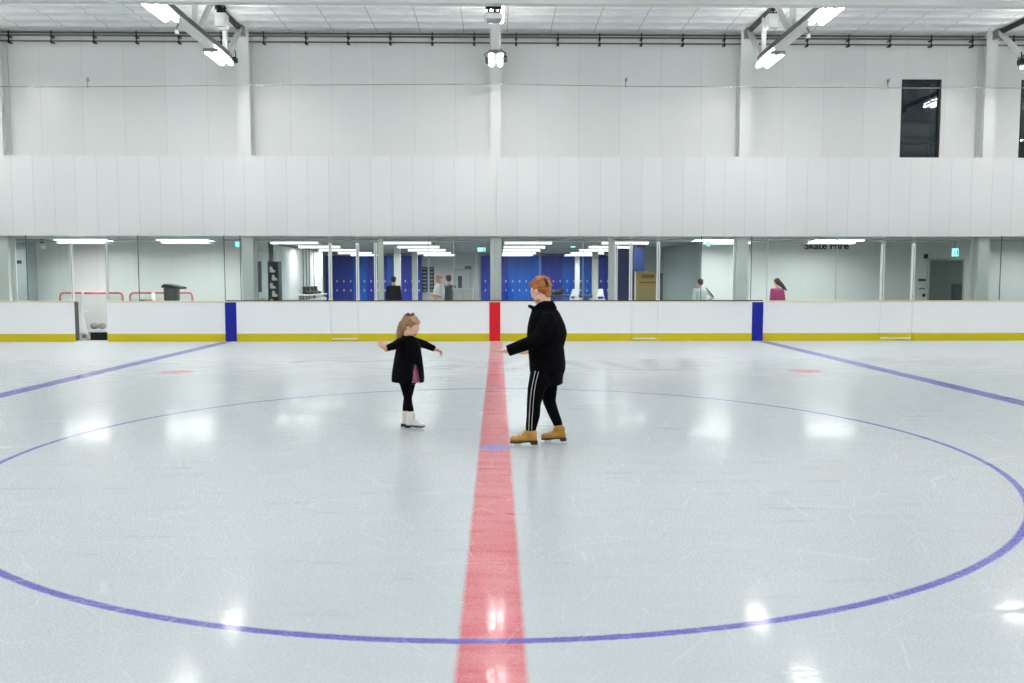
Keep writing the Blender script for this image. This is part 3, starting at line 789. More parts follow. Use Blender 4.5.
exit_sign(481.5, 249.5, 7.5, 3.4, 21.0, 'lit exit sign above the white counter')
exit_sign(708.5, 243.5, 3.2, 5, 17.0, 'lit exit sign above the person in grey')
exit_sign(955.2, 252.4, 6.2, 7.5, 18.3, 'lit exit sign over the grey double door')
exit_sign(573, 246, 4.5, 2.4, 24.0, 'small lit exit sign above the blue lockers right of the skater')
c = at(468, 267.5, Yd); solo('door_sign', MB().box(c + V((-.17, -.03, -.07)), c + V((.17, -.002, .07))).box(c + V((-.12, -.034, -.02)), c + V((.12, -.0305, .02))), M['doorgrey'], 'dull green plaque above the white door', 'sign', c)
# black boxes and switches by the door
for (px, py, w_, h, lb) in ((925.6, 256.3, 3.6, 4.4, 'square black sounder high beside the grey door'), (921.8, 280, 7.2, 2, 'wide black switch plate beside the grey door'), (921.8, 288.8, 5.5, 1, 'slim dark strip beside the grey door'), (923.6, 295.2, 2.4, 2.8, 'small black switch lowest beside the grey door')):
    c = at(px, py, YW); k = (YW - CY) / F / 2
    solo('switch_box', MB().box(c + V((-w_ * k, -.04, -h * k)), c + V((w_ * k, -.001, h * k))).box(c + V((-w_ * k * .5, -.05, -h * k * .5)), c + V((w_ * k * .5, -.0405, h * k * .5))), M['black'], lb, 'switch', c)
# dome camera on the soffit
c = at(42.5, 246, 16.2)
r = empty('dome_camera', c, 'white dome camera under the low ceiling at left', 'camera')
part('dome', MB().ell(c, (.09, .09, .085)), M['alu'], r, True); part('mount', MB().tube([c + V((-.01, 0, .08)), V((c.x - .01, c.y, ZR - .002))], .045, 12), M['black'], r)

# lettering on the right wall
a, b = at(804.5, 249.2, YW - .03), at(849, 241.6, YW - .03)
cu = bpy.data.curves.new('txt', 'FONT'); cu.body = 'Skate Hire'; cu.extrude = .012; cu.size = 1.0; cu.offset = .018
to = bpy.data.objects.new('txt', cu); COL.objects.link(to)
dg = bpy.context.evaluated_depsgraph_get(); dg.update()
tm = bpy.data.meshes.new_from_object(to.evaluated_get(dg)); bpy.data.objects.remove(to)
xs_ = [v.co.x for v in tm.vertices]; ys_ = [v.co.y for v in tm.vertices]
sx = (b.x - a.x) / (max(xs_) - min(xs_)); sy = (b.z - a.z) / (max(ys_) - min(ys_))
for v in tm.vertices: v.co = V(((v.co.x - min(xs_)) * sx, -v.co.z, (v.co.y - min(ys_)) * sy))
lt = link_mesh('wall_lettering', tm, M['black']); lt.location = (a.x, YW - .018, a.z); tag(lt, 'dark lettering reading Skate Hire on the white wall', 'sign')

# ---- goals parked behind the boards
def goal_proto():
    W, H, D = 1.83, 1.22, 1.05
    r = empty('hockey_goal', (0, 0, 0)); f = MB()
    f.tube([(-W / 2, 0, 0), (-W / 2, 0, H - .10), (-W / 2 + .03, 0, H - .03), (-W / 2 + .10, 0, H), (W / 2 - .10, 0, H), (W / 2 - .03, 0, H - .03), (W / 2, 0, H - .10), (W / 2, 0, 0)], .030, 10)
    part('frame', f, M['goalred'], r, True)
    b = MB(); b.tube([(-W / 2, 0, .03), (-W / 2 - .05, D * .6, .03), (-W * .3, D, .03), (W * .3, D, .03), (W / 2 + .05, D * .6, .03), (W / 2, 0, .03)], .025, 8)
    b.tube([(-W / 2 + .1, 0, H - .01), (-W * .35, D * .45, H - .02), (W * .35, D * .45, H - .02), (W / 2 - .1, 0, H - .01)], .022, 8)
    part('base_frame', b, M['plasticwhite'], r, True)
    nt = MB()
    for k in range(25):
        x = -W / 2 + .05 + (W - .1) * k / 24; nt.tube([(x * .82, D * .46, H - .03), (x * .9, D * .8, .6), (x * .78, D * .98, .04)], .004, 4)
        nt.tube([(x, .02, H - .01), (x * .82, D * .46, H - .03)], .004, 4)
    for k in range(15):
        z = .08 + (H - .12) * k / 14; t = 1 - z / H; yb = D * (.46 + .52 * t); xb = W / 2 * (.82 + .05 * t)
        nt.tube([(-W / 2, .01, z), (-xb, yb, z), (xb, yb, z), (W / 2, .01, z)], .004, 4)
    part('net', nt, M['net'], r)
    return r
g1 = goal_proto(); g1.location = (at(91.3, 292, 17.2).x, 17.2, 0); tag(g1, 'red-framed ice hockey goal seen through the open gateway', 'hockey goal', 'hockey goals stored behind the boards')
g2 = copy_tree(g1); g2.location = (at(161, 292, 17.3).x, 17.3, 0); tag(g2, 'red-framed ice hockey goal behind the black bin', 'hockey goal', 'hockey goals stored behind the boards')

# black bin, nearer than the second goal
c = at(172, 300, 16.2)
r = empty('bin', (c.x, 16.2, 0), 'black bin with tilted lid standing before the goal', 'bin')
zt = at(172, 288, 16.2).z; hw = .185
part('body', MB().loft([((c.x, 16.2, .03), .16, .15, 0), ((c.x, 16.2, .5), .175, .19, 0), ((c.x, 16.2, zt), hw, .22, 0)], 24, power=4), M['doordark'], r)
part('lid', MB().prism([(c.x - hw - .03, zt + .01), (c.x - hw - .02, zt + .07), (c.x - .12, zt + .12), (c.x + .06, zt + .09), (c.x + .34, zt + .03), (c.x + .34, zt - .03), (c.x + hw, zt - .01)], 'Y', 16.2 - .23, 16.2 + .23), M['black'], r, bevel=.01)
for s in (-1, 1): part('wheel', MB().tube([(c.x + s * .15, 16.36, .07), (c.x + s * .19, 16.36, .07)], .07, 14), M['black'], r)
a = at(139, 301, 16.0); b = at(151, 301, 16.0)
r = empty('hockey_stick', a, 'black and red stick lying on the cap behind the boards', 'stick'); r.location = (a.x, GL + .046, ZB + .027)
y0 = GL + .046
xa, xb_ = at(139, 301, y0).x, at(152, 301, y0).x
part('shaft', MB().bar((xa, y0, ZB + .050), (xb_, y0, ZB + .049), .042, .042), M['black'], r, bevel=.008)
part('grip', MB().bar((xb_ - .14, y0, ZB + .0505), (xb_ + .02, y0, ZB + .05), .046, .046), M['goalred'], r, bevel=.008)
a = at(153.5, 299, 16.1)
r = empty('marker_tube', (a.x, 16.1, 0), 'white upright marker tube left of the black bin', 'marker')
part('tube', MB().loft([((a.x, 16.1, .04), .09, .09, 0), ((a.x, 16.1, at(153.5, 292.5, 16.1).z), .045, .045, 0)], 16), M['plasticwhite'], r, True); part('base', MB().box((a.x - .16, 15.94, .0), (a.x + .16, 16.26, .04)), M['plasticwhite'], r)

# white plastic skating aid in the gateway, with a low black crate beside it
Ys = 14.75
r = empty('skating_aid', at(83, 338, Ys), 'white plastic skating aid with upright handle in the open gateway', 'skating aid'); r.location.z = 0; r.location.y = Ys
k = (Ys - CY) / F
cx = at(82, 330, Ys).x; zf = lambda py: max(0.0, at(82, py, Ys).z)
bod = MB()
bod.loft([((cx + .02, Ys, .02), .17, .20, 0), ((cx + .0, Ys, .12), .16, .19, 0), ((cx - .03, Ys, .36), .125, .15, 0), ((cx - .02, Ys, .56), .09, .10, 0), ((cx + .0, Ys, .72), .06, .07, 0)], 24)
bod.limb([(cx, Ys, .70), (cx + .03, Ys, .95), (cx + .055, Ys, zf(293))], [.062, .048, .036])
bod.limb([(cx + .01, Ys, .66), (cx + .08, Ys, .72), (cx + .15, Ys, zf(311))], [.045, .035, .022])
link_mesh('body', fuse(bod, .012, 3), M['plasticwhite'], r, True)
part('foot_ring', MB().tube([(cx + .13 + .10 * math.cos(t), Ys - .17, .11 + .09 * math.sin(t)) for t in [2 * math.pi * j / 20 for j in range(21)]], .022, 8), M['plasticwhite'], r, True)
part('hub', MB().tube([(cx + .13, Ys - .19, .11), (cx + .13, Ys - .13, .11)], .05, 14), M['inkgrey'], r)
xa, xb_ = at(89.6, 335, 14.6).x, at(106.6, 335, 14.6).x; zt = at(96, 330, 14.6).z
r = empty('crate', ((xa + xb_) / 2, 14.85, 0), 'low black crate with white rim in the open gateway', 'crate')
part('body', MB().box((xa + .01, 14.62, .002), (xb_ - .01, 15.1, zt - .06)), M['black'], r, bevel=.01)
part('rim', MB().box((xa - .01, 14.6, zt - .06), (xb_ + .01, 15.12, zt)), M['plasticwhite'], r, bevel=.01)
for (px, py, rr, lb) in ((94.5, 325.5, .10, 'left of the two'), (102.3, 325.5, .085, 'right of the two')):
    c = at(px, py, 14.86)
    solo('net_bundle', MB().ell((c.x, 14.86, zt + rr), (rr * 1.05, .13, rr)), M['inkgrey'], 'grey bundle lying on the low crate, ' + lb, 'bundle', (c.x, 14.86, zt), 'grey bundles on the crate', smooth=True)

# ---- skate rack and shelf at the left partition
a, b = at(268.3, 300, 17.6), at(278.3, 261.5, 17.6)
r = empty('skate_rack', ((a.x + b.x) / 2, 17.6, 0), 'dark open rack of white skates by the pale partition', 'rack')
f = MB(); f.box((a.x, 17.62, 0), (b.x, 17.95, .06)).box((a.x, 17.95, 0), (b.x, 17.98, b.z))
f.box((a.x, 17.6, 0), (a.x + .02, 17.95, b.z)).box((b.x - .02, 17.6, 0), (b.x, 17.95, b.z)).box((a.x, 17.6, b.z - .03), (b.x, 17.98, b.z))
part('frame', f, M['notice'], r)
nsh = 8
for k in range(nsh):
    zz = .1 + (b.z - .2) * k / nsh
    part('shelf', MB().box((a.x + .021, 17.61, zz), (b.x - .021, 17.949, zz + .02)), M['doordark'], r)
    if k < 2: continue
    x0 = (a.x + b.x) / 2 + (-.03 if k % 2 else .03)
    s_ = MB(); s_.prism([(x0 - .08, zz + .035), (x0 + .07, zz + .035), (x0 + .07, zz + .08), (x0 + .0, zz + .11), (x0 - .02, zz + .19), (x0 - .08, zz + .19)], 'Y', 17.63, 17.71)
    s_.box((x0 - .07, 17.665, zz + .0205), (x0 + .07, 17.675, zz + .035))
    solo('hire_skate', s_, M['bootwhite'], 'white hire skate on the dark rack, %s shelf from the bottom' % ['', '', 'third', 'fourth', 'fifth', 'sixth', 'seventh', 'eighth'][k], 'skate', (x0, 17.67, zz + .0205), 'hire skates on the rack')
a = at(313, 293, 24.2); zs = 1.08
r = empty('wall_shelf', (XS + .22, 23.4, zs), 'white shelf on the pale partition carrying black boots', 'shelf')
part('top', MB().box((XS + .002, 21.8, zs - .05), (XS + .42, 24.8, zs)), M['white'], r); part('front_panel', MB().box((XS + .36, 21.8, zs - .5), (XS + .40, 24.8, zs - .16)), M['white'], r)
part('bracket', MB().box((XS + .002, 22.0, zs - .4), (XS + .05, 22.05, zs - .05)).box((XS + .002, 24.4, zs - .4), (XS + .05, 24.45, zs - .05)).bar((XS + .03, 22.02, zs - .34), (XS + .38, 22.02, zs - .2), .03, .03).bar((XS + .03, 24.42, zs - .34), (XS + .38, 24.42, zs - .2), .03, .03), M['steel'], r)
for k, yy in enumerate((22.1, 22.7, 23.3, 23.9)):
    x0 = XS + .10; b_ = MB()
    b_.prism([(x0, zs + .002), (x0 + .27, zs + .002), (x0 + .27, zs + .07), (x0 + .13, zs + .12), (x0 + .11, zs + .27), (x0, zs + .27)], 'Y', yy - .09, yy + .09)
    solo('boot', b_, M['black'], 'black boot on the white shelf, %s from the rack' % rown[k], 'boot', (x0, yy, zs), 'black boots on the white shelf', bevel=.02)
# white counter behind the centre glass
a, b = at(453, 300, 16.4), at(473, 288.3, 16.4)
r = empty('counter', ((a.x + b.x) / 2, 16.6, 0), 'plain white counter beside the two men behind the glass', 'counter')
part('front', MB().box((a.x, 16.4, .06), (b.x, 16.95, b.z - .03)), M['white'], r); part('worktop', MB().box((a.x - .015, 16.37, b.z - .03), (b.x + .015, 16.97, b.z)), M['plasticwhite'], r)
part('plinth', MB().box((a.x + .03, 16.45, 0), (b.x - .03, 16.9, .06)), M['doordark'], r); part('joint', MB().box((a.x + .28, 16.396, .08), (a.x + .286, 16.3995, b.z - .04)), M['seal'], r)
# tables and chairs among the right lockers
for (p0, p1, lb) in ((549, 574, 'left of the thinner white pillar'), (580.5, 592.5, 'between the white pillars')):
    Y = 22.5; a, b = at(p0, 295.2, Y), at(p1, 295.2, Y); zt = a.z
    r = empty('table', ((a.x + b.x) / 2, Y, 0), 'dark table behind the glass ' + lb, 'table', 'dark tables before the lockers')
    part('tabletop', MB().box((a.x, Y, zt - .09), (b.x, Y + .7, zt)), M['doordark'], r)
    for lx in (a.x + .04, b.x - .04):
        for ly in (Y + .05, Y + .65): part('leg', MB().box((lx - .025, ly - .025, 0), (lx + .025, ly + .025, zt - .09)), M['alu'], r)
c = at(558, 293, 22.7); zt = at(549, 295.2, 22.5).z
solo('bag', MB().ell((c.x, 22.75, zt + .10), (.20, .16, .10)).ell((c.x + .13, 22.75, zt + .17), (.10, .10, .08)), M['black'], 'black bag lying on the dark table', 'bag', (c.x, 22.75, zt), smooth=True)
for (px, lb) in ((574.5, 'before the thinner white pillar'), (600.5, 'right of the thicker white pillar')):
    Y = 21.9; c = at(px, 295, Y); zs_ = c.z - .18; zb_ = at(px, 289, Y).z
    r = empty('high_chair', (c.x, Y, 0), 'white high-legged chair ' + lb, 'chair', 'white chairs before the lockers')
    part('seat', MB().box((c.x - .16, Y - .16, zs_), (c.x + .16, Y + .16, zs_ + .04)), M['plasticwhite'], r, bevel=.01)
    part('backrest', MB().prism([(c.x - .14, zs_ + .12), (c.x + .14, zs_ + .12), (c.x + .10, zb_), (c.x - .06, zb_)], 'Y', Y + .14, Y + .17), M['plasticwhite'], r, bevel=.01)
    for lx in (-.14, .14):
        for ly in (-.14, .15): part('leg', MB().tube([(c.x + lx * 1.15, Y + ly * 1.15, 0), (c.x + lx, Y + ly, zs_ if ly < 0 else zs_ + .14)], .018, 8), M['alu'], r)
# ochre pull-up banner and the dark screen above it
Y = 17.4; a, b = at(634.5, 300, Y), at(656.5, 271.2, Y)
a.x, b.x = at(634.3, 290, Y).x, at(658.5, 290, Y).x
r = empty('banner', ((a.x + b.x) / 2, Y, 0), 'ochre upright banner with dark print behind the right gate', 'banner')
part('sheet', MB().box((a.x, Y, .08), (b.x, Y + .012, b.z)), M['bannery'], r); part('border', MB().box((a.x, Y - .004, .08), (a.x + .05, Y - .0005, b.z)), M['plasticwhite'], r)
bxs = lambda u: a.x + (b.x - a.x) * u
t1 = MB(); zt = at(640, 276.2, Y).z
for (u, w_) in ((.30, .10), (.43, .10), (.56, .13), (.72, .08)):      # blurred bold heading, unreadable in the photo
    c = V((bxs(u + w_ / 2), Y - .003, zt)); rr = (b.x - a.x) * w_ * .5
    t1.tube([c + V((rr * math.cos(t), 0, .052 * math.sin(t))) for t in [2 * math.pi * j / 14 for j in range(15)]], .011, 5)
    t1.box(c + V((-rr * .8, -.001, -.008)), c + V((rr * .8, .002, .008)))
part('heading', t1, M['ink'], r)
t2 = MB(); zt = at(640, 282.4, Y).z
for k in range(7): t2.box((bxs(.22 + k * .10), Y - .004, zt - .026), (bxs(.22 + k * .10 + .075), Y - .0005, zt + (.026 if k % 2 else .014)))
part('subheading', t2, M['inkred'], r)
t3 = MB(); random.seed(3)
for k in range(9):
    c = at(639.5 + (k % 5) * 3.6, 290 + (k // 5) * 6 + random.random() * 2, Y); t3.ell((c.x, Y - .004, c.z), (.045, .004, .045), su=12, sv=6)
part('pictures', t3, M['inkgrey'], r); part('foot', MB().box((a.x, Y - .12, 0), (b.x, Y + .12, .08)), M['steel'], r)
Y = 18.2; a, b = at(633.2, 271, Y), at(644.5, 246, Y)
r = empty('screen', ((a.x + b.x) / 2, Y, a.z), 'dark blue upright screen hanging above the ochre banner', 'screen')
part('display', MB().box((a.x + .01, Y - .005, a.z + .01), (b.x - .01, Y, b.z - .01)), M['navy'], r); part('casing', MB().box((a.x, Y, a.z), (b.x, Y + .06, b.z)), M['black'], r)
part('hanger', MB().tube([((a.x + b.x) / 2, Y + .03, b.z), ((a.x + b.x) / 2, Y + .03, ZR - .002)], .02, 8), M['steel'], r)
Y = 23.6; a, b = at(689.8, 300, Y), at(694.3, 261, Y)
solo('upright_panel', MB().box((a.x, Y, 0), (b.x, Y + .9, b.z)).box((a.x + .02, Y - .012, .1), (b.x - .02, Y - .001, b.z - .1)), M['lockerB'], 'narrow tall blue panel left of the person in grey', 'panel', (a.x, Y, 0))
Y = 24.6; a, b = at(619, 300, Y), at(629.5, 254, Y)
struct('trim_6', MB().box((a.x - .1, Y, 0), (b.x + .35, Y + .1, ZR)), M['navy'], 'dark blue wall piece beside the right gate post', 'wall piece')
a, b = at(660, 300, 19.5), at(663.3, 273, 19.5)
solo('folding_sign', MB().prism([(19.5, .0), (19.56, .0), (19.60, b.z), (19.56, b.z)], 'X', a.x, b.x).prism([(19.66, .0), (19.72, .0), (19.62, b.z), (19.58, b.z)], 'X', a.x, b.x), M['doordark'], 'dark narrow stand just right of the ochre banner', 'stand', (a.x, 19.5, 0))

# ================================================================== PEOPLE
def head_prims(mb, C, B, s=1.0, nose=True, ears=True, child=False):
    """C centre, B basis (forward,left,up), s scale; face, skull, ears"""
    def e(c, r, rot=None): mb.ell(C + B @ (V(c) * s), tuple(q * s for q in r), B if rot is None else B @ rot, 20, 14)
    e((-.012, 0, .034), (.098, .077, .082))
    e((.026, 0, -.030), (.064, .060, .078))
    e((.040, 0, .020), (.052, .062, .060))
    e((.058, 0, -.086), (.030, .030, .024))
    for q in (-1, 1):
        e((.016, q * .046, -.066), (.044, .018, .026)); e((.062, q * .033, -.022), (.027, .026, .028))
        if ears:
            e((-.006, q * .079, -.006), (.020, .009, .032), Matrix.Rotation(-.25, 3, 'Y')); e((.0, q * .080, -.030), (.010, .007, .012))
        e((.078, q * .030, .019), (.016, .024, .008))
    if nose:
        mb.limb([C + B @ (V((.084, 0, .014)) * s), C + B @ (V((.104, 0, -.022)) * s)], [.008 * s, .013 * s], 12)
        for q in (-1, 1): e((.094, q * .011, -.024), (.010, .009, .008))
    e((.080, 0, -.052), (.012, .024, .008)); e((.078, 0, -.064), (.013, .021, .008))

def hand_prims(mb, W, fwd, palm, side, s=1.0, curl=.35, spread=.10):
    """W wrist, fwd towards the fingers, palm = normal out of the palm, side=+1 thumb on (fwd x palm)"""
    f = V(fwd).normalized(); p = V(palm); p = (p - f * p.dot(f)).normalized(); a = f.cross(p).normalized() * side   # a: thumb side
    B = Matrix((f, a, p)).transposed()
    mb.limb([W - f * .02 * s, W + f * .02 * s], [.026 * s, .027 * s], 12)
    mb.ell(W + f * .052 * s, (.052 * s, .041 * s, .017 * s), B)
    mb.ell(W + f * .075 * s, (.026 * s, .040 * s, .014 * s), B)
    mb.ell(W + f * .035 * s + a * .022 * s + p * .006 * s, (.032 * s, .018 * s, .016 * s), B)
    for k, (off, L) in enumerate(((.029, .070), (.010, .080), (-.010, .074), (-.029, .058))):
        q = W + f * (.090 - abs(off) * .15) * s + a * off * s
        ang = spread * (off / .029); d = (f + a * ang).normalized(); pts = [q]; rad = [.0095 * s]
        for j, fr in enumerate((.45, .32, .23)):
            c = curl * (j + 1) * (1 + .12 * k)
            dd = d * math.cos(c) + p * math.sin(c); pts.append(pts[-1] + dd * L * fr * s); rad.append((.0092, .0084, .0070)[j] * s)
        mb.limb(pts, rad, 10)
    t0 = W + f * .025 * s + a * .034 * s + p * .006 * s; d1 = (f * .65 + a * .7 + p * .25).normalized(); d2 = (f * .9 + a * .35 + p * .3).normalized()
    t1 = t0 + d1 * .040 * s; mb.limb([t0, t1, t1 + d2 * .032 * s], [.0125 * s, .0108 * s, .0085 * s], 10)

def eyes(parent, C, B, s, brow=M['brownhair']):
    for q in (-1, 1):
        c = C + B @ (V((.0825, q * .031, .001)) * s)
        e = part('eye', MB().ell(c, (.008 * s, .012 * s, .0048 * s), B, 14, 8), M['eyew'], parent, True)
        part('iris', MB().ell(c + B @ V((.0060 * s, 0, -.0008 * s)), (.0034 * s, .0068 * s, .0050 * s), B, 10, 6), M['iris'], e, True)
        part('eyebrow', MB().tube([C + B @ (V((.0885, q * .014, .022)) * s), C + B @ (V((.0865, q * .030, .027)) * s), C + B @ (V((.074, q * .046, .023)) * s)], [.003 * s, .0035 * s, .002 * s], 8), brow, parent, True)

def skate(parent, heel, yaw, L, mat, solemat, lacemat, ankle, ank_r, blade_z=.052, pitch=0.0):
    """figure skate: upper, heeled sole, steel blade, laces. heel = ice point under the heel"""
    s = L / .27; mb = MB()
    z0 = blade_z + .030 * s
    mb.limb([(.045 * s, 0, z0 + .040 * s), (.11 * s, 0, z0 + .038 * s), (.19 * s, 0, z0 + .026 * s)], [.040 * s, .040 * s, .034 * s])
    mb.ell((.215 * s, 0, z0 + .022 * s), (.055 * s, .044 * s, .030 * s)); mb.ell((.14 * s, .002, z0 + .026 * s), (.08 * s, .042 * s, .034 * s))
    mb.ell((.052 * s, 0, z0 + .03 * s), (.05 * s, .039 * s, .045 * s))
    hp = V(heel); Rm = Matrix.Translation(hp) @ Matrix.Rotation(yaw, 4, 'Z') @ Matrix.Rotation(pitch, 4, 'Y')
    al = Rm.inverted() @ V(ankle)
    mb.limb([(.06 * s, 0, z0 + .05 * s), (.055 * s, 0, z0 + .09 * s), tuple(al)], [.043 * s, .042 * s, ank_r])
    mb.tube([(.15 * s, 0, z0 + .045 * s), (.10 * s, 0, z0 + .085 * s), tuple(al + V((.018 * s, 0, -.01)))], [.028 * s, .036 * s, ank_r * .9], 14)
    me = fuse(mb, .005, 3); me.transform(Rm)
    # trim the bottom flat by clamping
    b = link_mesh('skate_boot', me, mat, parent, True)
    so = MB()
    prof = [(.0, z0 - .030 * s), (.065 * s, z0 - .030 * s), (.075 * s, z0 - .006 * s), (.13 * s, z0 - .010 * s), (.19 * s, z0 - .018 * s), (.262 * s, z0 - .016 * s), (.268 * s, z0 - .002 * s), (.19 * s, z0 + .001 * s), (.10 * s, z0 + .010 * s), (.002 * s, z0 + .010 * s)]
    so.prism([(p[0], p[1]) for p in prof], 'Y', -.036 * s, .036 * s)
    so.xform(Rm); part('sole', so, solemat, b, bevel=.004)
    bl = MB(); bz = .001
    bl.prism([(-.015 * s, bz + .006), (.01 * s, bz), (.12 * s, bz - .0005), (.235 * s, bz), (.268 * s, bz + .012), (.272 * s, bz + .024), (.23 * s, bz + .020), (.0, bz + .018), (-.018 * s, bz + .016)], 'Y', -.002, .002)
    for x0, x1, zt in ((.012, .055, z0 - .030 * s), (.155, .235, z0 - .017 * s)):
        bl.prism([((x0 + .008) * s, bz + .016), ((x1 - .008) * s, bz + .016), (x1 * s, zt), (x0 * s, zt)], 'Y', -.004, .004)
        bl.box((x0 * s, -.02 * s, zt - .003), (x1 * s, .02 * s, zt))
    bl.xform(Rm); part('blade', bl, M['blade'], b)
    lc = MB(); bv = BVHTree.FromPolygons([v.co + V(parent.location) for v in me.vertices], [tuple(p.vertices) for p in me.polygons])
    for k in range(6):
        t = k / 5; x = (.185 - .095 * t) * s; z = z0 + (.05 + .085 * t) * s; pts = []
        for u in (-1, -.5, 0, .5, 1):
            o = Rm @ V((x + .10 * s, u * .026 * s, z + .09 * s)); d = (Rm.to_3x3() @ V((-.62, 0, -.78))).normalized()
            h = bv.ray_cast(o, d)
            if h[0] is not None: pts.append(h[0] - d * .002)
        if len(pts) > 2: lc.tube(pts, .0035 * s, 6)
    part('laces', lc, lacemat, b, True)
    return b

def coat_ring(py, xl, xr, lat, Yc, yaw):
    """horizontal section filling the silhouette from xl to xr (pixels) at row py"""
    c = at((xl + xr) / 2, py, Yc); half = (at(xr, py, Yc).x - at(xl, py, Yc).x) / 2
    a = math.sqrt(max(half ** 2 - (lat * math.sin(yaw)) ** 2, .0016)) / max(abs(math.cos(yaw)), .3)
    return (c, a, lat, yaw)

def open_hem(me, test):
    b = bmesh.new(); b.from_mesh(me)
    bmesh.ops.delete(b, geom=[f for f in b.faces if test(f.calc_center_median(), f.normal)], context='FACES')
    b.to_mesh(me); b.free()

# ------------------------------------------------------------------ the adult, gliding to the left
YA = .10
AY = R(180 - 17)                        # body faces left and a little away
ad = empty('person', (at(541, 447, YA).x, YA, 0), 'red-haired adult in black coat and tan skates reaching towards the child', 'person')
ay2 = R(180 - 38); tilt = R(17)
fw = V((math.cos(ay2) * math.cos(tilt), math.sin(ay2) * math.cos(tilt), -math.sin(tilt)))
HB = basis(fw); HC = at(540.2, 291.0, YA + .02); HS = 1.0
hl = gnd(537.6, 447.8); hr_ = gnd(566.3, 444.4)
hipL, hipR = at(541, 376, YA - .11), at(547, 376, YA + .10)
kneL, kneR = at(533.8, 404, YA - .12), at(549.5, 402, YA + .11)
ankL, ankR = at(531, 431.5, hl.y), at(557.8, 426.5, hr_.y)
shL, shR = at(548.5, 320, YA - .17), at(544.5, 318.5, YA + .19)
elL, elR = at(536, 340.5, YA - .25), at(549, 343, YA + .27)
wrL, wrR = at(509.5, 350.3, YA - .20), at(531, 350.5, YA + .22)
body = MB()
head_prims(body, HC, HB, HS)
body.limb([HC + HB @ V((-.028, 0, -.055)), at(546, 309, YA + .02)], [.056, .060])
body.loft([(at(546.5, 378, YA), .12, .15, AY), (at(546.5, 360, YA), .13, .165, AY), (at(547, 345, YA), .125, .15, AY), (at(547.5, 328, YA), .125, .165, AY), (at(547, 315, YA), .09, .17, AY), (at(546.5, 309, YA), .05, .09, AY)])
for a_, b_, c_ in ((shL, elL, wrL), (shR, elR, wrR)): body.limb([a_, b_, c_], [.058, .044, .029])
hand_prims(body, wrL + (wrL - elL).normalized() * .012, V((-1, .12, -.10)), V((.0, .35, 1)), 1, 1.0, .22, .12)
hand_prims(body, wrR + (wrR - elR).normalized() * .004, V((-1, -.05, -.20)), V((.0, -.35, 1)), -1, 1.0, .45, .10)
for a_, b_, c_ in ((hipL, kneL, ankL), (hipR, kneR, ankR)):
    body.limb([a_, b_, (b_ + c_) / 2, c_ + V((.002, 0, -.06))], [.085, .050, .040, .026])
    body.limb([c_ + V((.004, 0, -.055)), c_ + V((-.012, 0, -.066))], [.026, .022])
link_mesh('body', fuse(body, .0052, 2, .4), M['skin2'], ad, True)
eyes(ad, HC, HB, HS, M['auburn'])
part('mouth', MB().ell(HC + HB @ V((.0905, 0, -.058)), (.005, .020, .005), HB), M['lip'], ad, True)
# swept-up hair: cap, coils rolled towards the back, crown roll
hr = MB(); h_ = lambda x, y, z: HC + HB @ V((x, y, z))
hr.ell(h_(-.030, 0, .046), (.098, .087, .086), HB, 24, 16); hr.ell(h_(.012, 0, .080), (.080, .078, .048), HB, 20, 12)
hr.ell(h_(-.066, 0, .004), (.052, .070, .074), HB, 20, 12); hr.ell(h_(-.080, 0, -.050), (.026, .046, .040), HB)
for q in (-1, 1):
    for k in range(4):
        z = .090 - k * .021
        hr.limb([h_(.070 - .020 * k, q * (.056 + .008 * k), z), h_(.0, q * .084, z + .006), h_(-.070, q * .070, z + .002), h_(-.116, q * .026, z + .008)], [.009, .012, .013, .012], 10)
    hr.limb([h_(-.034, q * .079, .012), h_(-.07, q * .066, -.006), h_(-.10, q * .03, .01)], [.010, .013, .013], 10)
for k in range(4): hr.limb([h_(-.112 + .010 * k, -.045, .022 + .028 * k), h_(-.125 + .014 * k, 0, .030 + .030 * k), h_(-.112 + .010 * k, .045, .022 + .028 * k)], [.013, .017, .013], 10)
hr.limb([h_(.080, -.042, .066), h_(.090, 0, .090), h_(.076, .044, .068)], [.010, .015, .010], 10)
hr.limb([h_(-.02, -.05, .124), h_(-.035, 0, .134), h_(-.02, .05, .124)], [.014, .018, .014], 10)
hair = link_mesh('hair', fuse(hr, .0055, 1, .4), M['auburn'], ad, True)
hc = MB(); hc.limb([h_(-.104, .036, .094), h_(-.124, .036, .056), h_(-.122, .040, .016)], [.011, .013, .010], 8)
for k in range(4): hc.tube([h_(-.104 - .003 * k, .050, .084 - .02 * k), h_(-.134, .030, .078 - .02 * k)], .004, 6)
part('hair_clip', hc, M['black'], hair, True)
# coat
rows = [(302.5, 541, 552.4, .066), (306, 534.5, 554.2, .084), (309.5, 532, 557, .115), (313, 531, 559.5, .165), (318, 529.5, 562, .205), (325, 528, 565, .222), (333, 527.2, 566.8, .226), (340, 527.3, 565.5, .220),
        (347, 528, 563.6, .212), (355, 529, 564.6, .216), (364, 529.5, 565.6, .224), (371.5, 530, 565, .230)]
ct = MB(); ct.loft([coat_ring(a_, b_, c_, d_, YA, AY) for a_, b_, c_, d_ in rows][::-1], 36, power=2.3)
ct.loft([coat_ring(a_, b_, c_, d_, YA, AY) for a_, b_, c_, d_ in ((384.5, 552.5, 561.5, .16), (378, 546, 563.5, .19), (370, 538, 565, .21), (360, 538, 565, .2))], 30, power=2.3)
ct.limb([shL, (shL + elL) / 2 + V((.012, -.01, 0)), elL, (elL + wrL) / 2, wrL], [.080, .078, .070, .062, .054])
ct.limb([shR, elR, wrR], [.088, .072, .056])
ct.ell(at(531, 306.8, YA - .02), (.035, .05, .018), Matrix.Rotation(.35, 3, 'Y'))
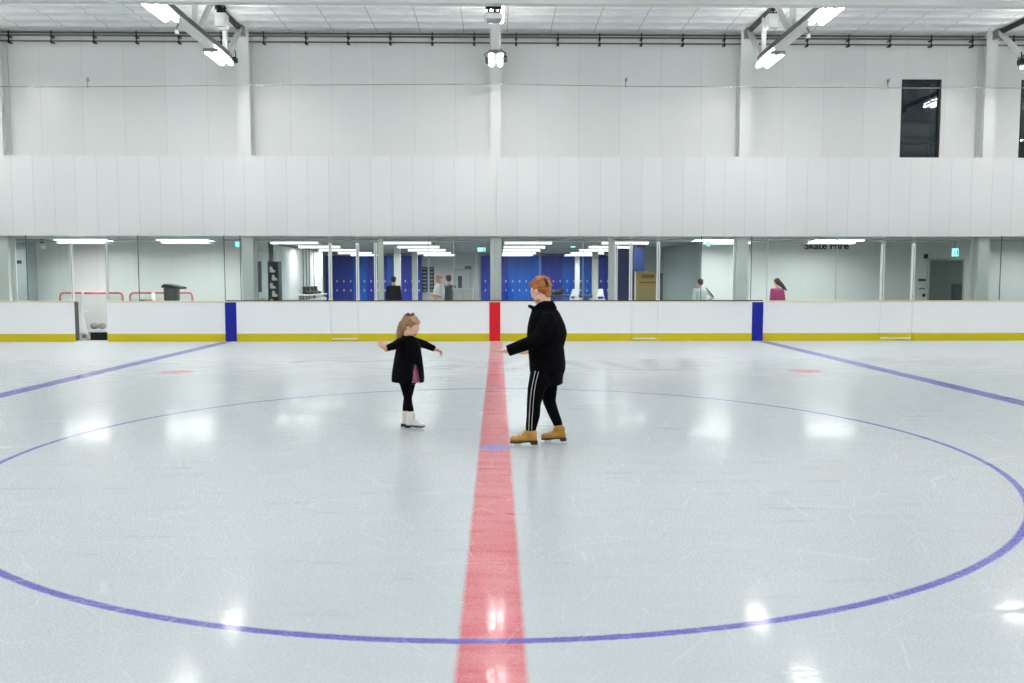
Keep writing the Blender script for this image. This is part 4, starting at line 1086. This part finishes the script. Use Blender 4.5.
# soft folds
for p, q in (((541, 349.5), (551, 346.5)), ((541, 357), (543, 370)), ((550, 357), (551, 370))):
    ct.limb([at(p[0], p[1], YA - .205), at(q[0], q[1], YA - .205)], [.018, .014], 8)
cm = fuse(ct, .0075, 3, .5)
dcut = (wrL - elL).normalized(); dcut2 = (wrR - elR).normalized()
open_hem(cm, lambda c, n_: (c - wrL).dot(dcut) > .012 and (c - wrL).length < .09 or (c - wrR).dot(dcut2) > .012 and (c - wrR).length < .09 or (n_.z < -.75 and c.z < at(540, 369, YA).z))
coat = link_mesh('coat', cm, M['coat'], ad, True); md = coat.modifiers.new('thick', 'SOLIDIFY'); md.thickness = .006
part('cuff', MB().tube([wrL - dcut * .035, wrL + dcut * .010], [.0555, .0555], 20, False).tube([wrL + dcut * .010, wrL - dcut * .035], [.050, .050], 20, False), M['coat'], coat, True)
cl = MB(); cl.loft([coat_ring(308.5, 532.6, 556.6, .108, YA, AY), coat_ring(304.5, 537.5, 554.6, .086, YA, AY), coat_ring(301.0, 542.5, 552.6, .066, YA, AY)], 30, False)
clo = part('collar', cl, M['coat'], coat, True); md = clo.modifiers.new('thick', 'SOLIDIFY'); md.thickness = .012; md.offset = 0
sl = at(560, 362, YA - .20); part('pocket', MB().bar(at(543.5, 356, YA - .225), at(549.5, 361.5, YA - .225), .012, .016), M['coat'], coat, bevel=.003)
# trousers
tr = MB()
tr.loft([(at(546.5, 385, YA), .09, .15, AY), (at(546.5, 372, YA), .155, .19, AY), (at(546.5, 362, YA), .15, .18, AY)])
tr.limb([hipL, (hipL + kneL) / 2 + V((-.012, 0, 0)), kneL, (kneL + ankL) / 2 + V((.008, 0, .02)), ankL + V((0, 0, .036))], [.112, .086, .069, .066, .054])
tr.limb([hipR, (hipR + kneR) / 2 + V((.005, 0, 0)), kneR, (kneR + ankR) / 2 + V((-.004, 0, .02)), ankR + V((0, 0, .034))], [.112, .086, .064, .055, .047])
tm_ = fuse(tr, .007, 3, .5); trousers = link_mesh('trousers', tm_, M['legging'], ad, True)
off = V(ad.location); bv = BVHTree.FromPolygons([v.co + off for v in tm_.vertices], [tuple(p.vertices) for p in tm_.polygons])
for line in ([(535.5, 371), (533.3, 381), (531.6, 390), (530.4, 400), (529.8, 411), (529.2, 421), (528.8, 431)], [(538.6, 372), (536.2, 381), (534.4, 391), (533.4, 401), (532.8, 411), (532.0, 421), (531.6, 430.5)]):
    lo_, hi_ = [], []
    n_ = 24
    for j in range(n_ + 1):
        t = j / n_ * (len(line) - 1); i = min(int(t), len(line) - 2); u = t - i
        px = line[i][0] * (1 - u) + line[i + 1][0] * u; py = line[i][1] * (1 - u) + line[i + 1][1] * u
        for w_, lst in ((-.30, lo_), (.30, hi_)):
            p = at(px + w_, py, YA - .6); d = V((0, 1, 0)); h = bv.ray_cast(p + V((0, 0, 0)), d)
            q0 = V((CX, CY, CZ)); d = (at(px + w_, py, YA) - q0).normalized(); h = bv.ray_cast(q0, d)
            if h[0] is not None: lst.append(h[0] + h[1] * .003)
            else: lst.append(at(px + w_, py, YA - .18))
    sb = MB(); vl = [sb.b.verts.new(v) for v in lo_]; vh = [sb.b.verts.new(v) for v in hi_]
    for j in range(n_): sb.b.faces.new((vl[j], vh[j], vh[j + 1], vl[j + 1]))
    so_ = part('side_stripe', sb, M['stripe'], trousers, True); md = so_.modifiers.new('thick', 'SOLIDIFY'); md.thickness = .003; md.offset = 0
    tag(so_, 'thin white stripe')
skate(ad, (hl.x, hl.y, 0), R(180), .275, M['tan'], M['sole'], M['lace'], ankL + V((.004, 0, -.018)), .058, .036)
skate(ad, (hr_.x, hr_.y, 0), R(180), .255, M['tan'], M['sole'], M['lace'], ankR + V((.006, 0, -.012)), .052, .038)

# ------------------------------------------------------------------ the child, arms held out
YC_ = .98
CYW = R(-48)                            # body faces right and towards the viewer
ch = empty('person', (at(410, 430, YC_).x, YC_, 0), 'small child with blond ponytail in black coat and white skates, arms out', 'person')
lat = V((-math.sin(CYW), math.cos(CYW), 0))     # her left
fwdc = V((math.cos(CYW), math.sin(CYW), 0))
hy = R(-24); tl = R(31)
HB2 = basis(V((math.cos(hy) * math.cos(tl), math.sin(hy) * math.cos(tl), -math.sin(tl)))); HC2 = at(411.8, 327.0, YC_ - .01); s2 = .86
g_ = lambda x, y, z: HC2 + HB2 @ (V((x, y, z)) * s2)
sL, sR = at(415.8, 342, YC_ + .09), at(400.8, 342, YC_ - .09)
eL, eR = at(425, 344.6, YC_ + .16), at(394, 345.8, YC_ - .17)
wL, wR = at(433.8, 348.6, YC_ + .18), at(386.2, 348.3, YC_ - .24)
k1, k2 = gnd(401.2, 429.6), gnd(405.6, 431)
hL, hR = at(409.8, 382, YC_ + .05), at(405.2, 382, YC_ - .05)
kL, kR = at(408.2, 396, YC_ + .045), at(407.6, 396.5, YC_ - .04)
aL, aR = at(405.8, 411.3, k1.y - .005), at(410.6, 411.8, k2.y - .012)
b2 = MB(); head_prims(b2, HC2, HB2, s2)
b2.limb([g_(-.025, 0, -.06), at(408.5, 339, YC_)], [.040, .046])
b2.loft([(at(408, 384, YC_), .075, .095, CYW), (at(408, 368, YC_), .085, .10, CYW), (at(408, 352, YC_), .08, .10, CYW), (at(408.3, 344, YC_), .06, .10, CYW), (at(408.5, 340, YC_), .035, .05, CYW)])
for a_, b_, c_ in ((sL, eL, wL), (sR, eR, wR)): b2.limb([a_, b_, c_], [.036, .029, .020])
hand_prims(b2, wL + (wL - eL).normalized() * .012, V((.86, .10, -.34)), V((-.1, -.5, -.85)), -1, .80, .62, .15)
hand_prims(b2, wR + (wR - eR).normalized() * .008, V((-.62, -.25, .62)), V((.3, -.9, .1)), 1, .74, .25, .18)
for a_, b_, c_ in ((hL, kL, aL), (hR, kR, aR)):
    b2.limb([a_, b_, (b_ + c_) / 2, c_ + V((-.004, 0, -.05))], [.056, .036, .030, .020]); b2.limb([c_ + V((-.004, 0, -.05)), c_ + V((.008, 0, -.06))], [.018, .016])
link_mesh('body', fuse(b2, .0046, 2, .4), M['skin2'], ch, True)
eyes(ch, HC2, HB2, s2, M['blond'])
part('mouth', MB().ell(g_(.0895, 0, -.060), (.007 * s2, .015 * s2, .010 * s2), HB2), M['mouth'], ch, True)
part('lip', MB().tube([g_(.088, -.018, -.056), g_(.0945, 0, -.0485), g_(.088, .018, -.056)], .004, 8).tube([g_(.088, -.018, -.058), g_(.0945, 0, -.072), g_(.088, .018, -.058)], .004, 8), M['lip'], ch, True)
h2 = MB()
h2.ell(g_(-.040, 0, .050), (.092, .086, .082), HB2, 24, 16); h2.ell(g_(-.060, 0, -.010), (.054, .073, .074), HB2, 20, 12); h2.ell(g_(.000, 0, .086), (.058, .070, .032), HB2, 20, 12)
for q in ():
    h2.limb([g_(.062, q * .050, .070), g_(.032, q * .083, .040), g_(.012, q * .086, .0), g_(.020, q * .078, -.045)], [.014, .014, .011, .006], 8)
for q in (-1, 1):
    for k in range(4): h2.limb([g_(.030 - .026 * k, q * (.060 + .008 * k), .092 - .010 * k), g_(-.02 - .02 * k, q * .075, .10 - .02 * k), g_(-.07, q * .03, .125)], [.012, .014, .014], 8)
bun = at(409.6, 316.6, YC_ - .01)
h2.ell(bun + V((-.03, 0, -.005)), (.042, .042, .034))
tail = [bun + V((-.03, .0, .0)), at(404.8, 320.5, YC_ + .03), at(402.6, 327, YC_ + .05), at(400.2, 334, YC_ + .05), at(397.2, 340, YC_ + .02)]
h2.limb(tail, [.030, .040, .044, .034, .012], 14)
for k, (dx, dz, yy) in enumerate(((-1.6, 1.5, .0), (1.2, 2, .09), (2.6, 1.2, -.01), (-.2, 2.5, .05))):
    h2.limb([at(401.2 + dx * .6, 323, YC_ + .03 + yy * .5), at(399.4 + dx, 331, YC_ + .04 + yy * .5), at(397.8 + dx, 338 + dz, YC_ + .02 + yy * .3)], [.018, .016, .006], 8)
hair2 = link_mesh('hair', fuse(h2, .0055, 1, .4), M['blond'], ch, True)
sc = MB()
for k in range(12):
    t = 2 * math.pi * k / 12; sc.ell(bun + V((.034 * math.cos(t), .036 * math.sin(t), .014 + .010 * math.cos(t * 3))), .019, None, 10, 7)
part('scrunchie', sc, M['scrunchie'], hair2, True)
# pink dress under the coat
dr = MB(); rr_ = [coat_ring(a_, b_, c_, d_, YC_, CYW) for a_, b_, c_, d_ in ((381.2, 393.0, 422.6, .146), (376, 393.6, 422, .138), (366, 396, 420.5, .125), (355, 398.5, 418, .105), (344, 400.5, 416, .09))]
dr.loft(rr_, 36); dmesh = dr.mesh('dress')
for v in dmesh.vertices:                       # soft pleats towards the hem
    z = v.co.z; zt_, zb_ = at(408, 355, YC_).z, at(408, 383.6, YC_).z
    u = max(0, min(1, (zt_ - z) / (zt_ - zb_))); c0 = at(408, 370, YC_); an = math.atan2(v.co.y - c0.y, v.co.x - c0.x)
    k = 1 + .035 * u * math.sin(an * 11); v.co.x = c0.x + (v.co.x - c0.x) * k; v.co.y = c0.y + (v.co.y - c0.y) * k
open_hem(dmesh, lambda c, n_: n_.z < -.9)
dro = link_mesh('dress', dmesh, M['pink'], ch, True); md = dro.modifiers.new('thick', 'SOLIDIFY'); md.thickness = .004
c2 = MB()
rows2 = [(337, 403.5, 414, .050), (338.6, 401.4, 416.8, .080), (340.4, 399.2, 418.6, .104), (343.2, 397.6, 419.9, .119), (350, 395.6, 421.3, .128), (360, 393.4, 423, .142), (370, 391.9, 424.2, .155), (378, 391.0, 424.7, .162), (382, 391.2, 424.2, .165)]
c2.loft([coat_ring(a_, b_, c_, d_, YC_, CYW) for a_, b_, c_, d_ in rows2][::-1], 36)
c2.limb([sL, eL, wL], [.050, .044, .034]); c2.limb([sR, eR, wR], [.050, .044, .034])
cm2 = fuse(c2, .0065, 3, .5)
dl, drr = (wL - eL).normalized(), (wR - eR).normalized(); zn0, zn1 = at(414, 363, YC_).z, at(414, 383, YC_).z
def notch(c, n_):
    if (c - wL).dot(dl) > .008 and (c - wL).length < .07 or (c - wR).dot(drr) > .008 and (c - wR).length < .07: return True
    if n_.z < -.75 and c.z < at(408, 380, YC_).z: return True
    if c.z < zn0:
        q = c - at(408, 370, YC_); f_ = q.dot(fwdc); l_ = q.dot(lat); u = (zn0 - c.z) / (zn0 - zn1)
        if f_ > 0 and abs(l_ + .030) < .020 + .030 * u: return True
    return False
open_hem(cm2, notch)
coat2 = link_mesh('coat', cm2, M['coat'], ch, True); md = coat2.modifiers.new('thick', 'SOLIDIFY'); md.thickness = .006
cl = MB(); cl.loft([coat_ring(340.6, 400.6, 417.4, .090, YC_, CYW), coat_ring(338.0, 401.8, 415.2, .070, YC_, CYW), coat_ring(335.6, 402.4, 412.8, .058, YC_, CYW)], 26, False)
clo = part('collar', cl, M['coat'], coat2, True); md = clo.modifiers.new('thick', 'SOLIDIFY'); md.thickness = .012; md.offset = 0
bt = MB()
for py in (345, 353, 361):
    c = at(413.5, py, YC_); h = fwdc * (.115 if py == 345 else .125 if py == 353 else .135) ; q = V((at(408.3, py, YC_).x, YC_, c.z)) + h - lat * .030
    bt.ell(q, (.010, .010, .010))
part('buttons', bt, M['black'], coat2, True)
lg = MB()
lg.loft([(at(407.8, 384, YC_), .08, .10, CYW), (at(407.8, 374, YC_), .095, .11, CYW)])
for a_, b_, c_ in ((hL, kL, aL), (hR, kR, aR)): lg.limb([a_, b_, (b_ + c_) / 2 + V((-.004, 0, 0)), c_ + V((0, 0, .018))], [.066, .046, .042, .037])
link_mesh('leggings', fuse(lg, .006, 3, .5), M['legging'], ch, True)
skate(ch, (k1.x, k1.y, 0), R(-4), .215, M['bootwhite'], M['solek'], M['lacew'], aL + V((.002, 0, -.022)), .046, .036)
skate(ch, (k2.x, k2.y, 0), R(-10), .215, M['bootwhite'], M['solek'], M['lacew'], aR + V((.002, 0, -.022)), .046, .036)

# ------------------------------------------------------------------ people behind the glass
def figure(px, ptop, Y, yaw, H, label, top, hair, bottoms, skin='skin', build=1.0, arms=('down', 'down'), bald=False, long_hair=False, hb=0.0, tilt_=.1):
    """standing figure, facing `yaw`; joints in metres from the height"""
    base = V((at(px, 290, Y).x, Y, 0)); r = empty('person', base, label, 'person')
    k = H / 1.75; c, s = math.cos(yaw), math.sin(yaw)
    P = lambda f, l, z: base + V((c * f - s * l, s * f + c * l, z)) * k
    B = basis(V((c * math.cos(tilt_), s * math.cos(tilt_), -math.sin(tilt_)))); HC_ = P(.03, 0, 1.63); hs = k * 1.0
    w = build
    b = MB(); head_prims(b, HC_, B, hs)
    b.limb([HC_ + B @ V((-.025, 0, -.05)) * k, P(0, 0, 1.44)], [.055 * k, .06 * k])
    tor = [(P(0, 0, .90), .105 * k * w, .16 * k * w, yaw), (P(.01, 0, 1.05), .105 * k * w, .15 * k * w, yaw), (P(.01, 0, 1.25), .115 * k * w, .165 * k * w, yaw), (P(0, 0, 1.38), .095 * k * w, .17 * k, yaw), (P(0, 0, 1.45), .055 * k, .08 * k, yaw)]
    b.loft(tor)
    J = []
    for q, m in zip((1, -1), arms):
        sh = P(0, q * .18, 1.39)
        if m == 'down': el, wr, pn, fd = P(-.02, q * .235, 1.10), P(.06, q * .235, .86), V((0, 0, 0)) + (P(0, -q, 0) - base), (P(.25, 0, -1) - base)
        elif m == 'cross': el, wr, pn, fd = P(.06, q * .26, 1.11), P(.24, q * -.02, 1.12 + q * .03), (P(-1, 0, 0) - base), (P(.2, -q, .1) - base)
        elif m == 'hip': el, wr, pn, fd = P(-.10, q * .37, 1.17), P(.05, q * .19, 1.02), (P(0, -q, 0) - base), (P(.7, -q * .3, -.6) - base)
        else: el, wr, pn, fd = P(.05, q * .22, 1.11), P(.28, q * .15, 1.08), (P(0, -q, .2) - base), (P(1, 0, 0) - base)
        J.append((sh, el, wr)); b.limb([sh, el, wr], [.052 * k, .042 * k, .028 * k])
        hand_prims(b, wr, fd, pn, q, k, .35)
    for q in (1, -1):
        b.limb([P(0, q * .09, .92), P(.01, q * .095, .50), P(-.01, q * .10, .09)], [.088 * k * w, .056 * k, .036 * k]); b.limb([P(-.03, q * .10, .05), P(.17, q * .115, .035)], [.04 * k, .032 * k])
    link_mesh('body', fuse(b, .009, 2, .4), M[skin], r, True)
    eyes(r, HC_, B, hs)
    h = MB(); hh = lambda x, y, z: HC_ + B @ (V((x, y, z)) * hs)
    if bald:
        for q in (-1, 1): h.limb([hh(.005, q * .080, .012), hh(-.06, q * .068, .0), hh(-.10, q * .02, -.01)], [.012 * k, .016 * k, .016 * k], 10)
        h.limb([hh(-.10, -.02, -.01), hh(-.10, .02, -.01)], [.016 * k, .016 * k])
    else:
        h.ell(hh(-.028, 0, .042), tuple(q * hs for q in (.103, .090, .088)), B, 20, 14); h.ell(hh(-.05, 0, -.012), tuple(q * hs for q in (.062, .080, .075)), B)
        h.ell(hh(.030, 0, .080), tuple(q * hs for q in (.062, .070, .036)), B)
        if long_hair:
            h.limb([hh(-.06, 0, .0), hh(-.12, hb * .5, -.10), hh(-.155, hb, -.21), hh(-.15, hb * 1.6, -.28)], [.085 * k, .07 * k, .048 * k, .02 * k], 14)
    link_mesh('hair', fuse(h, .009, 1, .4), M[hair], r, True)
    t = MB()
    t.loft([(a_[0] + V((0, 0, -.02 if i == 0 else 0)), a_[1] + .022 * k, a_[2] + .022 * k, a_[3]) for i, a_ in enumerate(tor[:-1])] + [(P(0, 0, 1.455), .075 * k, .095 * k, yaw)])
    for (sh, el, wr), m in zip(J, arms):
        if top == 'white_shirt': t.limb([sh, (sh + el) / 2, el + (sh - el) * .12], [.068 * k, .066 * k, .062 * k])
        else: t.limb([sh, el, wr - (wr - el) * .08], [.068 * k, .056 * k, .042 * k])
    link_mesh('top', fuse(t, .010, 3, .5), M[top], r, True)
    tq = MB(); tq.loft([(P(0, 0, .80), .10 * k * w, .16 * k * w, yaw), (P(0, 0, .95), .118 * k * w, .172 * k * w, yaw)])
    for q in (1, -1): tq.limb([P(0, q * .09, .90), P(.01, q * .095, .50), P(-.01, q * .10, .09)], [.098 * k * w, .068 * k, .055 * k])
    link_mesh('trousers', fuse(tq, .010, 3, .5), M[bottoms], r, True)
    for q in (1, -1):
        sb = MB(); sb.limb([P(-.045, q * .10, .045), P(.08, q * .108, .045), P(.19, q * .118, .038)], [.045 * k, .045 * k, .036 * k]); sb.limb([P(-.02, q * .10, .06), P(-.015, q * .10, .11)], [.045 * k, .045 * k])
        link_mesh('shoe', fuse(sb, .009, 2), M['black'], r, True)
    return r, P, B, HC_, k
figure(393.6, 277, 19.7, R(75), 1.70, 'person in black top seen from behind, left of the pillar', 'coat', 'brownhair', 'denim', build=1.25)
figure(439.5, 273, 16.9, R(200), 1.79, 'balding man in white shirt with folded arms behind the glass', 'white_shirt', 'brownhair', 'denim', build=1.2, arms=('cross', 'cross'), bald=True)
figure(448.7, 275, 17.6, R(120), 1.74, 'person in charcoal top between the man in white and the counter', 'darkgrey_cloth', 'brownhair', 'denim', build=1.1)
pg = figure(700.5, 280, 16.6, R(100), 1.63, 'dark-haired person in grey top with dark strap behind right glass', 'grey_shirt', 'blackhair', 'denim', build=1.12, arms=('down', 'hip'))
r, P, B, HC_, k = pg
part('strap', MB().tube([P(-.02, -.17, 1.47), P(-.10, -.26, 1.33), P(-.14, -.36, 1.20), P(-.08, -.34, 1.12)], [.02, .022, .022, .02], 8), M['black'], r, True)
figure(777.3, 280.5, 16.0, R(112), 1.64, 'long-haired girl in magenta top behind glass by right blue stripe', 'magenta', 'blackhair', 'denim', build=1.12, long_hair=True, hb=-.12, tilt_=.25, arms=('down', 'down'))

# ================================================================== LIGHT AND VIEW
wd = bpy.data.worlds.new('world'); S.world = wd; wd.use_nodes = True
wd.node_tree.nodes['Background'].inputs[0].default_value = (.8, .85, .9, 1); wd.node_tree.nodes['Background'].inputs[1].default_value = .05
S.view_settings.view_transform = 'Standard'; S.view_settings.look = 'None'; S.view_settings.gamma = 1.0; S.view_settings.use_curve_mapping = False
S.view_settings.exposure = 0.61
S.cycles.max_bounces = 10; S.cycles.diffuse_bounces = 5; S.cycles.glossy_bounces = 5; S.cycles.transparent_max_bounces = 16
S.cycles.sample_clamp_indirect = 12
